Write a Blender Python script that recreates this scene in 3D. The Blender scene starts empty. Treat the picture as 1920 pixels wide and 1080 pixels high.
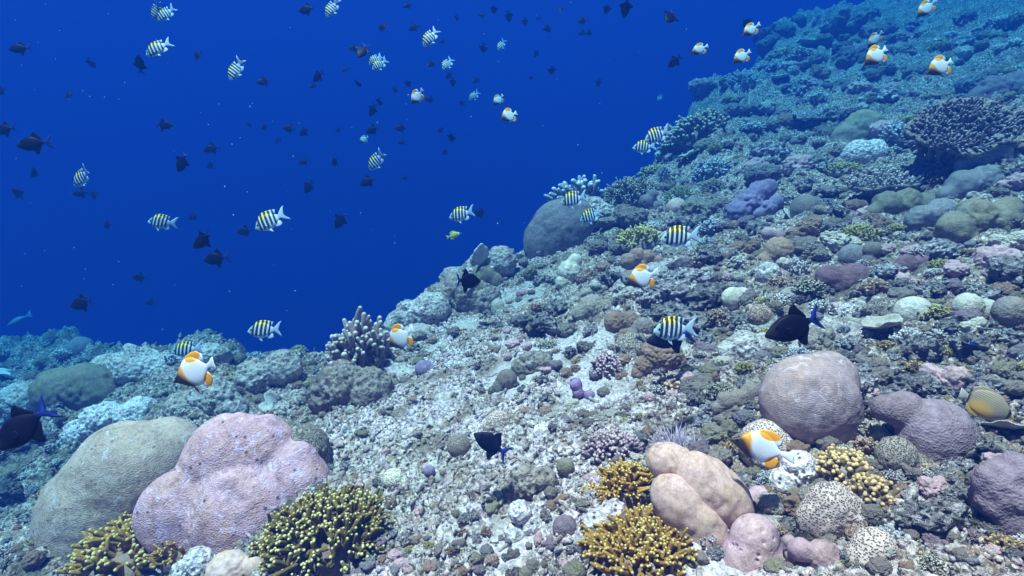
import bpy, bmesh, math, random
import numpy as np
from mathutils import Vector, Matrix

random.seed(7)
rng = np.random.default_rng(11)
S = bpy.context.scene
C = S.collection

# ------------------------------------------------------------------ camera, sky, sun, exposure
FOC = 1000.0                                   # focal length in pixels of the 1920 wide photograph
cam_d = bpy.data.cameras.new("camera")
cam_d.sensor_width = 36.0
cam_d.lens = 36.0 * FOC / 1920.0
cam_d.clip_start = 0.02
cam_d.clip_end = 400.0
cam = bpy.data.objects.new("camera", cam_d)
cam.rotation_euler = (math.radians(90), 0, 0)
C.objects.link(cam)
S.camera = cam

SUN_TO = Vector((-0.20, -0.34, 0.92)).normalized()     # towards the sun
sun_el = math.asin(SUN_TO.z)
sun_az = math.atan2(SUN_TO.x, SUN_TO.y)
W = bpy.data.worlds.new("World")
S.world = W
W.use_nodes = True
wn = W.node_tree
sky = wn.nodes.new("ShaderNodeTexSky")
sky.sky_type = 'NISHITA'
sky.sun_disc = False
sky.sun_elevation = sun_el
sky.sun_rotation = sun_az
wn.links.new(sky.outputs[0], wn.nodes["Background"].inputs[0])
wn.nodes["Background"].inputs[1].default_value = 0.05
sun_d = bpy.data.lights.new("sun", 'SUN')
sun_d.energy = 5.0
sun_d.angle = math.radians(3.0)
sun_d.color = (1.0, 0.65, 0.60)
sun = bpy.data.objects.new("sun", sun_d)
sun.rotation_euler = (-SUN_TO).to_track_quat('-Z', 'Y').to_euler()
C.objects.link(sun)

S.view_settings.view_transform = 'Standard'
S.view_settings.look = 'None'
S.view_settings.exposure = 1.72
S.view_settings.gamma = 1.0
cy = S.cycles
cy.use_denoising = True
cy.max_bounces = 5
cy.diffuse_bounces = 3
cy.glossy_bounces = 2
cy.volume_bounces = 1
cy.transparent_max_bounces = 8
cy.caustics_reflective = False
cy.caustics_refractive = False

# ------------------------------------------------------------------ numpy noise
def _h(ix, iy, iz, seed):
    n = (ix.astype(np.int64) * 374761393 + iy.astype(np.int64) * 668265263
         + iz.astype(np.int64) * 2147483647 + seed * 974634777) & 0xffffffff
    n = ((n ^ (n >> 13)) * 1274126177) & 0xffffffff
    n = ((n ^ (n >> 15)) * 2246822519) & 0xffffffff
    n = n ^ (n >> 16)
    return (n & 0xffffff).astype(np.float64) / float(0xffffff)

def vnoise(p, seed=0):
    """value noise on (N,3) points, about -1..1"""
    i = np.floor(p); f = p - i
    i = i.astype(np.int64)
    f = f * f * f * (f * (f * 6 - 15) + 10)
    x, y, z = i[:, 0], i[:, 1], i[:, 2]
    fx, fy, fz = f[:, 0], f[:, 1], f[:, 2]
    def L(a, b, t): return a + (b - a) * t
    c = L(L(L(_h(x, y, z, seed), _h(x+1, y, z, seed), fx), L(_h(x, y+1, z, seed), _h(x+1, y+1, z, seed), fx), fy),
          L(L(_h(x, y, z+1, seed), _h(x+1, y, z+1, seed), fx), L(_h(x, y+1, z+1, seed), _h(x+1, y+1, z+1, seed), fx), fy), fz)
    return c * 2 - 1

def fbm(p, oct=4, seed=0, gain=0.5):
    s = np.zeros(len(p)); a = 1.0; t = 0
    for o in range(oct):
        s += a * vnoise(p * (2.03 ** o) + 17.3 * o, seed + o); t += a; a *= gain
    return s / t

def worley2(x, y, seed=0):
    """F1, F2 distances and cell id in the plane"""
    ix = np.floor(x).astype(np.int64); iy = np.floor(y).astype(np.int64)
    f1 = np.full(len(x), 9.0); f2 = np.full(len(x), 9.0); cid = np.zeros(len(x))
    for dx in (-1, 0, 1):
        for dy in (-1, 0, 1):
            cx, cy_ = ix + dx, iy + dy
            z = np.zeros_like(cx)
            px = cx + _h(cx, cy_, z, seed); py = cy_ + _h(cx, cy_, z, seed + 5)
            d = np.hypot(px - x, py - y)
            m = d < f1
            f2 = np.where(m, f1, np.minimum(f2, d))
            cid = np.where(m, _h(cx, cy_, z, seed + 9), cid)
            f1 = np.where(m, d, f1)
    return f1, f2, cid

# ------------------------------------------------------------------ the lie of the reef slope
EX = np.array([-30, -14, -6, -4.6, -3.2, -2.08, -1.44, -.9, -.46, .19, 1.1, 2.14, 2.92, 3.85, 5.94, 9, 14, 30.])
EY = np.array([11, 8.2, 6.6, 6.0, 5.25, 4.15, 4.05, 4.1, 4.5, 4.8, 5.1, 6.9, 7.9, 8.8, 11, 14, 19, 34.])
MOUNDS = []            # (x, y, radius_x, radius_y, height)

def softplus(t, k):
    return np.where(t / k > 30, t, k * np.log1p(np.exp(np.clip(t / k, -60, 30))))

def H(x, y):
    x = np.asarray(x, float); y = np.asarray(y, float)
    z = 0.30 * x + 0.33 * y - 1.29 + 0.037 * np.maximum(0, y - 4) ** 2
    p = np.stack([x.ravel(), y.ravel(), np.zeros(x.size)], 1)
    sc = np.clip(y / 9, .25, 1)
    d = y - np.interp(x, EX, EY) - 0.25 + sc * (.55 * vnoise(p * 1.1 + 3.3, 7) + .3 * vnoise(p * 2.7, 8)).reshape(x.shape)
    z = z - 1.9 * softplus(d, 0.22)
    z = 6.0 - softplus(6.0 - z, 0.5)
    z = -7.0 + softplus(z + 7.0, 0.5)
    for mx, my, rx, ry, h in MOUNDS:
        z = z + h * np.exp(-((x - mx) / rx) ** 2 - ((y - my) / ry) ** 2)
    z = z + (0.07 * vnoise(p * 1.3, 3) + 0.045 * vnoise(p * 3.1, 4)).reshape(x.shape)
    return z

YS = np.concatenate([np.linspace(0.6, 6, 1400), np.linspace(6, 25, 1200)])

def uv(px, py):
    return (px - 960.0) / FOC, (540.0 - py) / FOC

def hit(px, py):
    """first point of the slope met by the sight line through a photo position"""
    u, v = uv(px, py)
    below = v * YS <= H(u * YS, YS)
    k = int(np.argmax(below)) if below.any() else -1
    if k < 0:
        return None
    yy = YS[k]
    return Vector((u * yy, yy, v * yy))

def stand(px, py):
    """as hit(), but steps down the picture to the crest when the sight line passes over it"""
    for d in range(0, 120, 3):
        p = hit(px, py + d)
        if p is not None and p.y < 16:
            return p
    raise ValueError("no ground near %d %d" % (px, py))

def at(px, py, depth):
    u, v = uv(px, py)
    return Vector((u * depth, depth, v * depth))

def add_mound(px, py, r_px, h_px, ry=1.0):
    p = stand(px, py)
    MOUNDS.append((p.x, p.y, r_px * p.y / FOC, ry * r_px * p.y / FOC, h_px * p.y / FOC))

for m in ((660, 730, 75, 55), (860, 560, 60, 35), (390, 770, 90, 55), (250, 720, 110, 40), (1190, 440, 60, 25),
          (1240, 700, 60, 25), (60, 780, 60, 40), (1560, 420, 60, 20), (1830, 330, 90, 40), (1330, 300, 60, 35)):
    add_mound(*m)
for m in ((70, 900, 70, -70), (130, 800, 60, -30), (480, 760, 60, -20)):
    add_mound(*m)

# ------------------------------------------------------------------ node helpers
def mat(name):
    m = bpy.data.materials.new(name)
    m.use_nodes = True
    nt = m.node_tree
    b = nt.nodes["Principled BSDF"]
    b.inputs["Roughness"].default_value = 0.85
    b.inputs["Specular IOR Level"].default_value = 0.2
    return m, nt, b

def N(nt, t, **kw):
    n = nt.nodes.new(t)
    for k, v in kw.items():
        setattr(n, k, v)
    return n

def setin(nt, sock, v):
    if hasattr(v, 'is_output'):
        nt.links.new(v, sock)
    elif isinstance(v, tuple) and len(v) == 3:
        sock.default_value = (*v, 1.0) if sock.type == 'RGBA' else v
    else:
        sock.default_value = v

def noise(nt, vec, scale, detail=3.0, rough=0.55, dist=0.0):
    n = N(nt, "ShaderNodeTexNoise")
    nt.links.new(vec, n.inputs["Vector"])
    n.inputs["Scale"].default_value = scale
    n.inputs["Detail"].default_value = detail
    n.inputs["Roughness"].default_value = rough
    n.inputs["Distortion"].default_value = dist
    return n.outputs[0]

def voro(nt, vec, scale, feature='F1', rand=1.0):
    n = N(nt, "ShaderNodeTexVoronoi", feature=feature)
    nt.links.new(vec, n.inputs["Vector"])
    n.inputs["Scale"].default_value = scale
    n.inputs["Randomness"].default_value = rand
    return n.outputs["Distance"]

def ramp(nt, fac, stops, interp='LINEAR'):
    r = N(nt, "ShaderNodeValToRGB")
    cr = r.color_ramp
    cr.interpolation = interp
    while len(cr.elements) < len(stops):
        cr.elements.new(0.5)
    for e, (p, c) in zip(cr.elements, stops):
        e.position = p
        e.color = (*c, 1) if isinstance(c, tuple) else (c, c, c, 1)
    nt.links.new(fac, r.inputs[0])
    return r.outputs[0]

def mix(nt, fac, a, b, mode='MIX'):
    m = N(nt, "ShaderNodeMix", data_type='RGBA', blend_type=mode)
    setin(nt, m.inputs["Factor"], fac)
    setin(nt, m.inputs["A"], a)
    setin(nt, m.inputs["B"], b)
    return m.outputs["Result"]

def mth(nt, op, a, b=0.0, c=0.0, clamp=False):
    m = N(nt, "ShaderNodeMath", operation=op, use_clamp=clamp)
    setin(nt, m.inputs[0], a); setin(nt, m.inputs[1], b); setin(nt, m.inputs[2], c)
    return m.outputs[0]

def bump(nt, b, height, strength=0.6, dist=0.01):
    n = N(nt, "ShaderNodeBump")
    n.inputs["Strength"].default_value = strength
    n.inputs["Distance"].default_value = dist
    nt.links.new(height, n.inputs["Height"])
    nt.links.new(n.outputs[0], b.inputs["Normal"])

def coord(nt, which="Object"):
    return N(nt, "ShaderNodeTexCoord").outputs[which]

# ------------------------------------------------------------------ mesh helpers
def mesh_from(name, verts, faces, mats, smooth=True, attr=None, mat_idx=None):
    """verts (N,3) array, faces a list of arrays (M,3) / (M,4)"""
    me = bpy.data.meshes.new(name)
    verts = np.asarray(verts, np.float32)
    if not isinstance(faces, list):
        faces = [faces]
    faces = [np.asarray(f, np.int32) for f in faces if len(f)]
    nl = sum(f.size for f in faces); nf = sum(len(f) for f in faces)
    me.vertices.add(len(verts)); me.vertices.foreach_set("co", verts.ravel())
    me.loops.add(nl); me.polygons.add(nf)
    me.loops.foreach_set("vertex_index", np.concatenate([f.ravel() for f in faces]))
    tot = np.concatenate([np.full(len(f), f.shape[1], np.int32) for f in faces])
    st = np.concatenate([[0], np.cumsum(tot)[:-1]]).astype(np.int32)
    me.polygons.foreach_set("loop_start", st)
    me.polygons.foreach_set("loop_total", tot)
    if mat_idx is not None:
        me.polygons.foreach_set("material_index", np.asarray(mat_idx, np.int32))
    me.polygons.foreach_set("use_smooth", np.full(nf, smooth, bool))
    for k, v in (attr or {}).items():
        a = me.attributes.new(k, 'FLOAT', 'POINT')
        a.data.foreach_set("value", np.asarray(v, np.float32))
    for m in (mats if isinstance(mats, (list, tuple)) else [mats]):
        me.materials.append(m)
    me.update(calc_edges=True)
    return me

def obj(name, me, parent=None, loc=(0, 0, 0)):
    o = bpy.data.objects.new(name, me)
    C.objects.link(o)
    o.location = loc
    if parent is not None:
        o.parent = parent
    return o

def tag(o, label=None, cat=None, group=None, kind=None):
    if label: o['label'] = label
    if cat: o['category'] = cat
    if group: o['group'] = group
    if kind: o['kind'] = kind
    return o

_ICO = {}
def ico(level):
    if level not in _ICO:
        bm = bmesh.new()
        bmesh.ops.create_icosphere(bm, subdivisions=level, radius=1.0)
        bm.verts.ensure_lookup_table()
        v = np.array([x.co[:] for x in bm.verts])
        f = np.array([[w.index for w in x.verts] for x in bm.faces])
        bm.free()
        _ICO[level] = (v / np.linalg.norm(v, axis=1)[:, None], f)
    return _ICO[level]

def blob(level, balls, k=0.15, rough=0.0, rscale=6.0, seed=0, pits=0.0, pscale=10., knobs=0.0, kscale=5.):
    """star-shaped smooth union of balls (x,y,z,r) or ellipsoid balls (x,y,z,rx,ry,rz); returns verts, faces"""
    d, f = ico(level)
    B = []
    for b in balls:
        b = tuple(b)
        B.append(b if len(b) == 6 else (b[0], b[1], b[2], b[3], b[3], b[3]))
    B = np.array(B)
    r = np.full(len(d), float(np.max(np.linalg.norm(B[:, :3], axis=1) + B[:, 3:].max(1)) + 0.05))
    for it in range(48):
        p = d * r[:, None]
        s = None
        for b in B:
            q = (p - b[:3]) / b[3:]
            l = np.linalg.norm(q, axis=1) + 1e-9
            g = np.linalg.norm(q / b[3:], axis=1) + 1e-9
            di = l * (l - 1) / g
            if s is None:
                s = di
            else:
                h = np.clip(0.5 + 0.5 * (s - di) / k, 0, 1)
                s = s * (1 - h) + di * h - k * h * (1 - h)
        r = np.maximum(r - s * 0.85, 0.02)
    n = d
    if rough:
        r = r + rough * fbm(d * r[:, None] * rscale + seed * 3.7, 3, seed)
    if knobs:
        q = d * r[:, None] * kscale + seed * 1.9
        w = worley3(q, seed)
        r = r + knobs * (0.5 - np.clip(w, 0, 1) ** 2)
    if pits:
        w = worley3(d * r[:, None] * pscale + seed, seed + 3)
        r = r - pits * np.clip(1 - w / 0.28, 0, 1) ** 0.7 * (vnoise(d * 3 + seed, seed) > -0.2)
    return d * r[:, None], f

def worley3(p, seed=0):
    i = np.floor(p).astype(np.int64)
    best = np.full(len(p), 9.0)
    for dx in (-1, 0, 1):
        for dy in (-1, 0, 1):
            for dz in (-1, 0, 1):
                c0, c1, c2 = i[:, 0] + dx, i[:, 1] + dy, i[:, 2] + dz
                q = np.stack([c0 + _h(c0, c1, c2, seed), c1 + _h(c0, c1, c2, seed + 1), c2 + _h(c0, c1, c2, seed + 2)], 1)
                best = np.minimum(best, np.linalg.norm(q - p, axis=1))
    return best
# ------------------------------------------------------------------ the setting: reef floor, rubble, open water
def reef_material(name, chunk=False):
    m, nt, b = mat(name)
    co = coord(nt)
    n1 = noise(nt, co, 1.7, 3, .6)
    n2 = noise(nt, co, 14.0, 4, .65, .4)
    n3 = noise(nt, co, 55.0, 4, .7, .6)
    n4 = noise(nt, co, 5.0, 3, .6, .5)
    pale = N(nt, "ShaderNodeAttribute", attribute_name="pale").outputs["Fac"]
    b1 = ramp(nt, n3, [(.345, (.03, .023, .023)), (.43, (.21, .165, .165)), (.50, (.56, .465, .47)), (.61, (.90, .76, .77))])
    b2 = ramp(nt, n3, [(.34, (.022, .017, .014)), (.43, (.15, .112, .09)), (.52, (.36, .28, .23)), (.62, (.78, .65, .60))])
    base = mix(nt, pale, b2, b1)
    tint = ramp(nt, n2, [(.30, (.50, .38, .26)), (.42, (.82, .74, .66)), (.52, (1, 1, 1)), (.64, (1.0, .84, .88)), (.75, (.72, .84, .92))])
    col = mix(nt, 1.0, base, tint, 'MULTIPLY')
    brown = ramp(nt, n4, [(.53, 0.0), (.64, .72)])
    col = mix(nt, brown, col, (.17, .12, .075))
    if not chunk:
        sand = N(nt, "ShaderNodeAttribute", attribute_name="sand").outputs["Fac"]
        sn = noise(nt, co, 130.0, 4, .7)
        col = mix(nt, mth(nt, 'MULTIPLY', sand, .8), col, ramp(nt, sn, [(.32, (.38, .33, .30)), (.5, (.62, .53, .52)), (.68, (.84, .72, .71))]))
    if chunk:
        at_ = N(nt, "ShaderNodeAttribute", attribute_name="hue").outputs["Fac"]
        cc = ramp(nt, at_, [(0, (.72, .68, .62)), (.25, (.5, .47, .43)), (.42, (.26, .22, .18)), (.55, (.66, .5, .5)),
                            (.66, (.4, .3, .19)), (.78, (.46, .5, .46)), (.9, (.8, .78, .74))], 'CONSTANT')
        col = mix(nt, .4, col, mix(nt, pale, mix(nt, 1.0, cc, (.62, .56, .50), 'MULTIPLY'), cc))
    else:
        green = ramp(nt, n1, [(.52, 0.0), (.62, .45)])
        col = mix(nt, green, col, mix(nt, 1.0, col, (.62, .72, .55), 'MULTIPLY'))
        v = voro(nt, co, 34.0)
        pit = ramp(nt, v, [(.16, 1.0), (.24, 0.0)])
        pit = mth(nt, 'MULTIPLY', pit, ramp(nt, n2, [(.44, 0.), (.47, 1.)]))
        col = mix(nt, mth(nt, 'MULTIPLY', pit, .8), col, (.035, .03, .03))
    nt.links.new(col, b.inputs["Base Color"])
    bump(nt, b, mth(nt, 'ADD', n3, mth(nt, 'MULTIPLY', n2, .7)), .9, .02)
    b.inputs["Roughness"].default_value = .95
    return m

M_REEF = reef_material("reef_rock")
M_CHUNK = reef_material("rubble_rock", True)

def detail(x, y):
    """fine relief of the reef floor"""
    p = np.stack([x, y, np.zeros_like(x)], 1)
    r = np.hypot(x, y)
    far = np.clip((r - 3) / 6, 0, 1)
    z = 0.05 * fbm(p * 6, 3, 21) * (1 + 1.8 * far)
    warp = 0.02 * vnoise(p * 19, 30); warp2 = 0.02 * vnoise(p * 19, 31)
    f1, f2, cid = worley2((x + warp) * 15, (y + warp2) * 15, 41)          # lumps of 6 cm
    z += 0.028 * (0.55 - f1) * (0.3 + cid) * (1 + far)
    f1, f2, cid = worley2((x + warp) * 42, (y + warp2) * 42, 43)          # lumps of 2 cm
    z += 0.016 * (0.5 - f1) * (0.1 + 1.4 * cid)
    pm = np.clip(vnoise(p * 6, 51) * 2 + .4, 0, 1)
    f1, f2, cid = worley2((x + warp2) * 26, (y + warp) * 26, 47)          # small pits
    z -= 0.034 * np.clip(1 - f1 / .34, 0, 1) ** .6 * pm * (cid > .40)
    z += 0.004 * fbm(p * 90, 2, 61)
    f1, f2, cid = worley2((x + 2 * warp) * 7.5, (y + 2 * warp2) * 7.5, 49)
    z += (.02 + .14 * far) * np.clip(.55 - f1, 0, 1) * (.2 + cid)
    f1, f2, cid = worley2((x + 3 * warp) * 3.2, (y + 3 * warp2) * 3.2, 48)   # boulder-sized swells, more of them uphill
    z += (0.03 + 0.20 * far) * np.clip(.6 - f1, 0, 1) * (.3 + .7 * cid)
    return z * (1 - .78 * sandiness(x, y))

def sandiness(x, y):
    p = np.stack([x, y, 0 * x + 5.5], 1)
    return np.clip((vnoise(p * 2.6, 91) * .6 + vnoise(p * 6.5, 92) * .4 - .22) * 5, 0, 1) * np.clip(1.4 - np.hypot(x + .1, y - 2.3) / 1.8, 0, 1)

def paleness(x, y):
    p = np.stack([x, y, 0 * x], 1)
    g = np.exp(-((x + .12 + .18 * (y - 2.3)) / 1.05) ** 2 - ((y - 2.2) / 1.7) ** 2)
    return np.clip((g - .30 + .30 * vnoise(p * 2.3, 81) + .18 * vnoise(p * 7, 82)) * 2.2, .04, 1)

def ground_z(x, y):
    return float(H(x, y)) + float(detail(np.array([x]), np.array([y]))[0])

def build_floor():
    na = 960
    th = np.radians(np.linspace(-64, 64, na))
    rr = np.concatenate([np.geomspace(.3, .9, 50, endpoint=False), np.geomspace(.9, 13, 1050, endpoint=False), np.geomspace(13, 60, 60)])
    T, R = np.meshgrid(th, rr)
    x = (R * np.sin(T)).ravel(); y = (R * np.cos(T)).ravel()
    z = H(x, y) + detail(x, y)
    v = np.stack([x, y, z], 1)
    nr = len(rr)
    i = (np.arange(nr - 1)[:, None] * na + np.arange(na - 1)[None, :]).ravel()
    f = np.stack([i, i + 1, i + na + 1, i + na], 1)
    o = obj("reef_floor", mesh_from("reef_floor", v, f, M_REEF, attr={"pale": paleness(x, y), "sand": sandiness(x, y)}))
    tag(o, kind="structure")
    # the seabed behind and beside the camera, coarser
    th = np.radians(np.linspace(64, 296, 120)); rr = np.geomspace(.3, 60, 60)
    T, R = np.meshgrid(th, rr)
    x = (R * np.sin(T)).ravel(); y = (R * np.cos(T)).ravel()
    z = H(x, y) + detail(x, y) * np.clip(R.ravel() / 3, 0, 1)
    i = (np.arange(59)[:, None] * 120 + np.arange(119)[None, :]).ravel()
    f = np.stack([i, i + 1, i + 121, i + 120], 1)
    tag(obj("seabed", mesh_from("seabed", np.stack([x, y, z - .01], 1), f, M_REEF)), kind="structure")

def normal_at(x, y, e=.03):
    n = Vector((float(H(x - e, y) - H(x + e, y)), float(H(x, y - e) - H(x, y + e)), 2 * e))
    return n.normalized()

def scatter_merge(name, shapes, pos, size, quat_rng, mats, hue, flat_z=(.5, 1.)):
    V, F, A, P_ = [], [], [], []
    off = 0
    which = quat_rng.integers(0, len(shapes), len(pos))
    for s, (sv, sf) in enumerate(shapes):
        idx = np.where(which == s)[0]
        n = len(idx)
        if n == 0: continue
        q = quat_rng.normal(size=(n, 4)); q /= np.linalg.norm(q, axis=1)[:, None]
        w, x, y, z = q.T
        Rm = np.stack([1-2*(y*y+z*z), 2*(x*y-z*w), 2*(x*z+y*w), 2*(x*y+z*w), 1-2*(x*x+z*z), 2*(y*z-x*w),
                       2*(x*z-y*w), 2*(y*z+x*w), 1-2*(x*x+y*y)], 1).reshape(n, 3, 3)
        sc = size[idx][:, None] * quat_rng.uniform(.55, 1.25, (n, 3))
        vv = np.einsum('nij,nkj->nki', Rm, sv[None] * sc[:, None, :]) + pos[idx][:, None, :]
        V.append(vv.reshape(-1, 3))
        F.append((sf[None] + (np.arange(n) * len(sv))[:, None, None]).reshape(-1, sf.shape[1]) + off)
        A.append(np.repeat(hue[idx], len(sv)))
        P_.append(np.repeat(paleness(pos[idx, 0], pos[idx, 1]), len(sv)))
        off += n * len(sv)
    return mesh_from(name, np.concatenate(V), np.concatenate(F), mats, smooth=True, attr={"hue": np.concatenate(A), "pale": np.concatenate(P_)})

def build_rubble():
    shapes = []
    for s in range(7):
        v, f = ico(2)
        w = v * (1 + .9 * fbm(v * 1.9 + s * 5, 3, s, .7)[:, None] - .7 * (np.clip(.5 - worley3(v * 1.7 + s, s), 0, 1))[:, None])
        if s >= 5: w = w * np.array([1.7, .7, .6])
        shapes.append((w, f))
    n = 24000
    R = np.exp(rng.uniform(math.log(1.1), math.log(8.5), n)); T = np.radians(rng.uniform(-52, 52, n))
    x, y = R * np.sin(T), R * np.cos(T)
    keep = (y < np.interp(x, EX, EY) + .3)
    x, y, R = x[keep], y[keep], R[keep]
    n = len(x)
    p = np.stack([x, y, 0 * x], 1)
    size = np.exp(rng.normal(math.log(.0072), .45, n)) * (.75 + .17 * R)
    z = H(x, y) + detail(x, y) + size * .2
    z = z - 2.2 * size * sandiness(x, y) ** .5
    hue = np.clip(.5 * rng.random(n) + .5 * (vnoise(p * 4, 71) * .5 + .5), 0, .999)
    # broken branch tips among it
    T = Tubes(6); rg = np.random.default_rng(44)
    for i in range(420):
        Rr = math.exp(rg.uniform(math.log(1.25), math.log(4.2))); th = math.radians(rg.uniform(-34, 26))
        bx, by = Rr * math.sin(th), Rr * math.cos(th)
        if by > np.interp(bx, EX, EY) or rg.random() > paleness(np.array([bx]), np.array([by]))[0] + .15: continue
        L = rg.uniform(.02, .06); a_ = rg.uniform(0, 6.28); r0 = rg.uniform(.0035, .0075)
        c = np.array([bx, by, ground_z(bx, by) + r0 * 1.1]); d = np.array([math.cos(a_), math.sin(a_), rg.normal(0, .25) + .30 * math.cos(a_) + .33 * math.sin(a_)])
        tt = np.linspace(-.5, .5, 5); bend = rg.normal(0, .25, 3)
        pts = c + d * (L * tt)[:, None] + bend * (L * tt ** 2)[:, None]
        T.tube(pts, r0 * (1 + .18 * rg.normal(0, 1, 5)))
        if rg.random() < .5:
            s2 = unit(d + rg.normal(0, .7, 3)); T.tube(pts[2] + s2 * (L * .4 * np.linspace(0, 1, 3))[:, None], r0 * np.array([.9, .85, .7]))
    tm = T.mesh("twigs", M_TWIG)
    tag(obj("branch_rubble", tm), label="broken pale branch pieces lying loose among the rubble", cat="rubble", kind="stuff")
    me = scatter_merge("rubble", shapes, np.stack([x, y, z], 1), size, rng, M_CHUNK, hue)
    tag(obj("coral_rubble", me), label="loose pale broken coral rubble strewn over the whole reef slope", cat="rubble", kind="stuff")

def build_water():
    # far open water: a deep blue wall well beyond everything, outside the haze
    m, nt, b = mat("deep_water")
    b.inputs["Base Color"].default_value = (.004, .03, .16, 1)
    b.inputs["Roughness"].default_value = 1
    n = 96; v = []; f = []
    for k, zz in enumerate((-12.0, 110.0)):
        for i in range(n):
            a = 2 * math.pi * i / n
            v.append((110 * math.cos(a), 110 * math.sin(a), zz))
    for i in range(n):
        j = (i + 1) % n
        f.append((j, i, i + n, j + n))
    tag(obj("water", mesh_from("water", np.array(v), np.array(f), m)), kind="structure")

def build_haze():
    m = bpy.data.materials.new("sea_haze")
    m.use_nodes = True
    nt = m.node_tree
    nt.nodes.remove(nt.nodes["Principled BSDF"])
    out = nt.nodes["Material Output"]
    pv = nt.nodes.new("ShaderNodeVolumePrincipled")
    # wanted per metre: scattering s, extinction t
    s = SCAT; t = EXT
    d = .5
    pv.inputs["Density"].default_value = d
    c = [s[i] / d for i in range(3)]
    a = [(1 - (t[i] - s[i]) / d / (1 - c[i])) ** 2 for i in range(3)]
    pv.inputs["Color"].default_value = (*c, 1)
    pv.inputs["Absorption Color"].default_value = (*a, 1)
    pv.inputs["Anisotropy"].default_value = 0.0
    nt.links.new(pv.outputs[0], out.inputs["Volume"])
    m.cycles.homogeneous_volume = True
    bm = bmesh.new()
    bmesh.ops.create_cube(bm, size=1)
    bm.free()
    # a closed box; its lid clears reef and camera, sloped to shorten sunlight's way down
    xs, ys = (-70.0, 0.0, 70.0), (-70.0, -0.5, 70.0)
    V = [(x, y, -8.6) for y in ys for x in xs] + [(x, y, 1.0 + .57 * max(0, y) + .33 * max(0, x)) for y in ys for x in xs]
    F = []
    for j in range(2):
        for i in range(2):
            a = j * 3 + i
            F.append((a, a + 3, a + 4, a + 1)); F.append((a + 9, a + 10, a + 13, a + 12))
    for a, b_ in ((0, 1), (1, 2), (2, 5), (5, 8), (8, 7), (7, 6), (6, 3), (3, 0)):
        F.append((a, b_, b_ + 9, a + 9))
    me = mesh_from("haze", np.array(V), np.array(F), m, smooth=False)
    tag(obj("haze", me), label="blue sea water haze filling the whole scene", cat="haze", kind="stuff")

SCAT = (.0010, .0070, .0368)
EXT = (.285, .102, .078)

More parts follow.
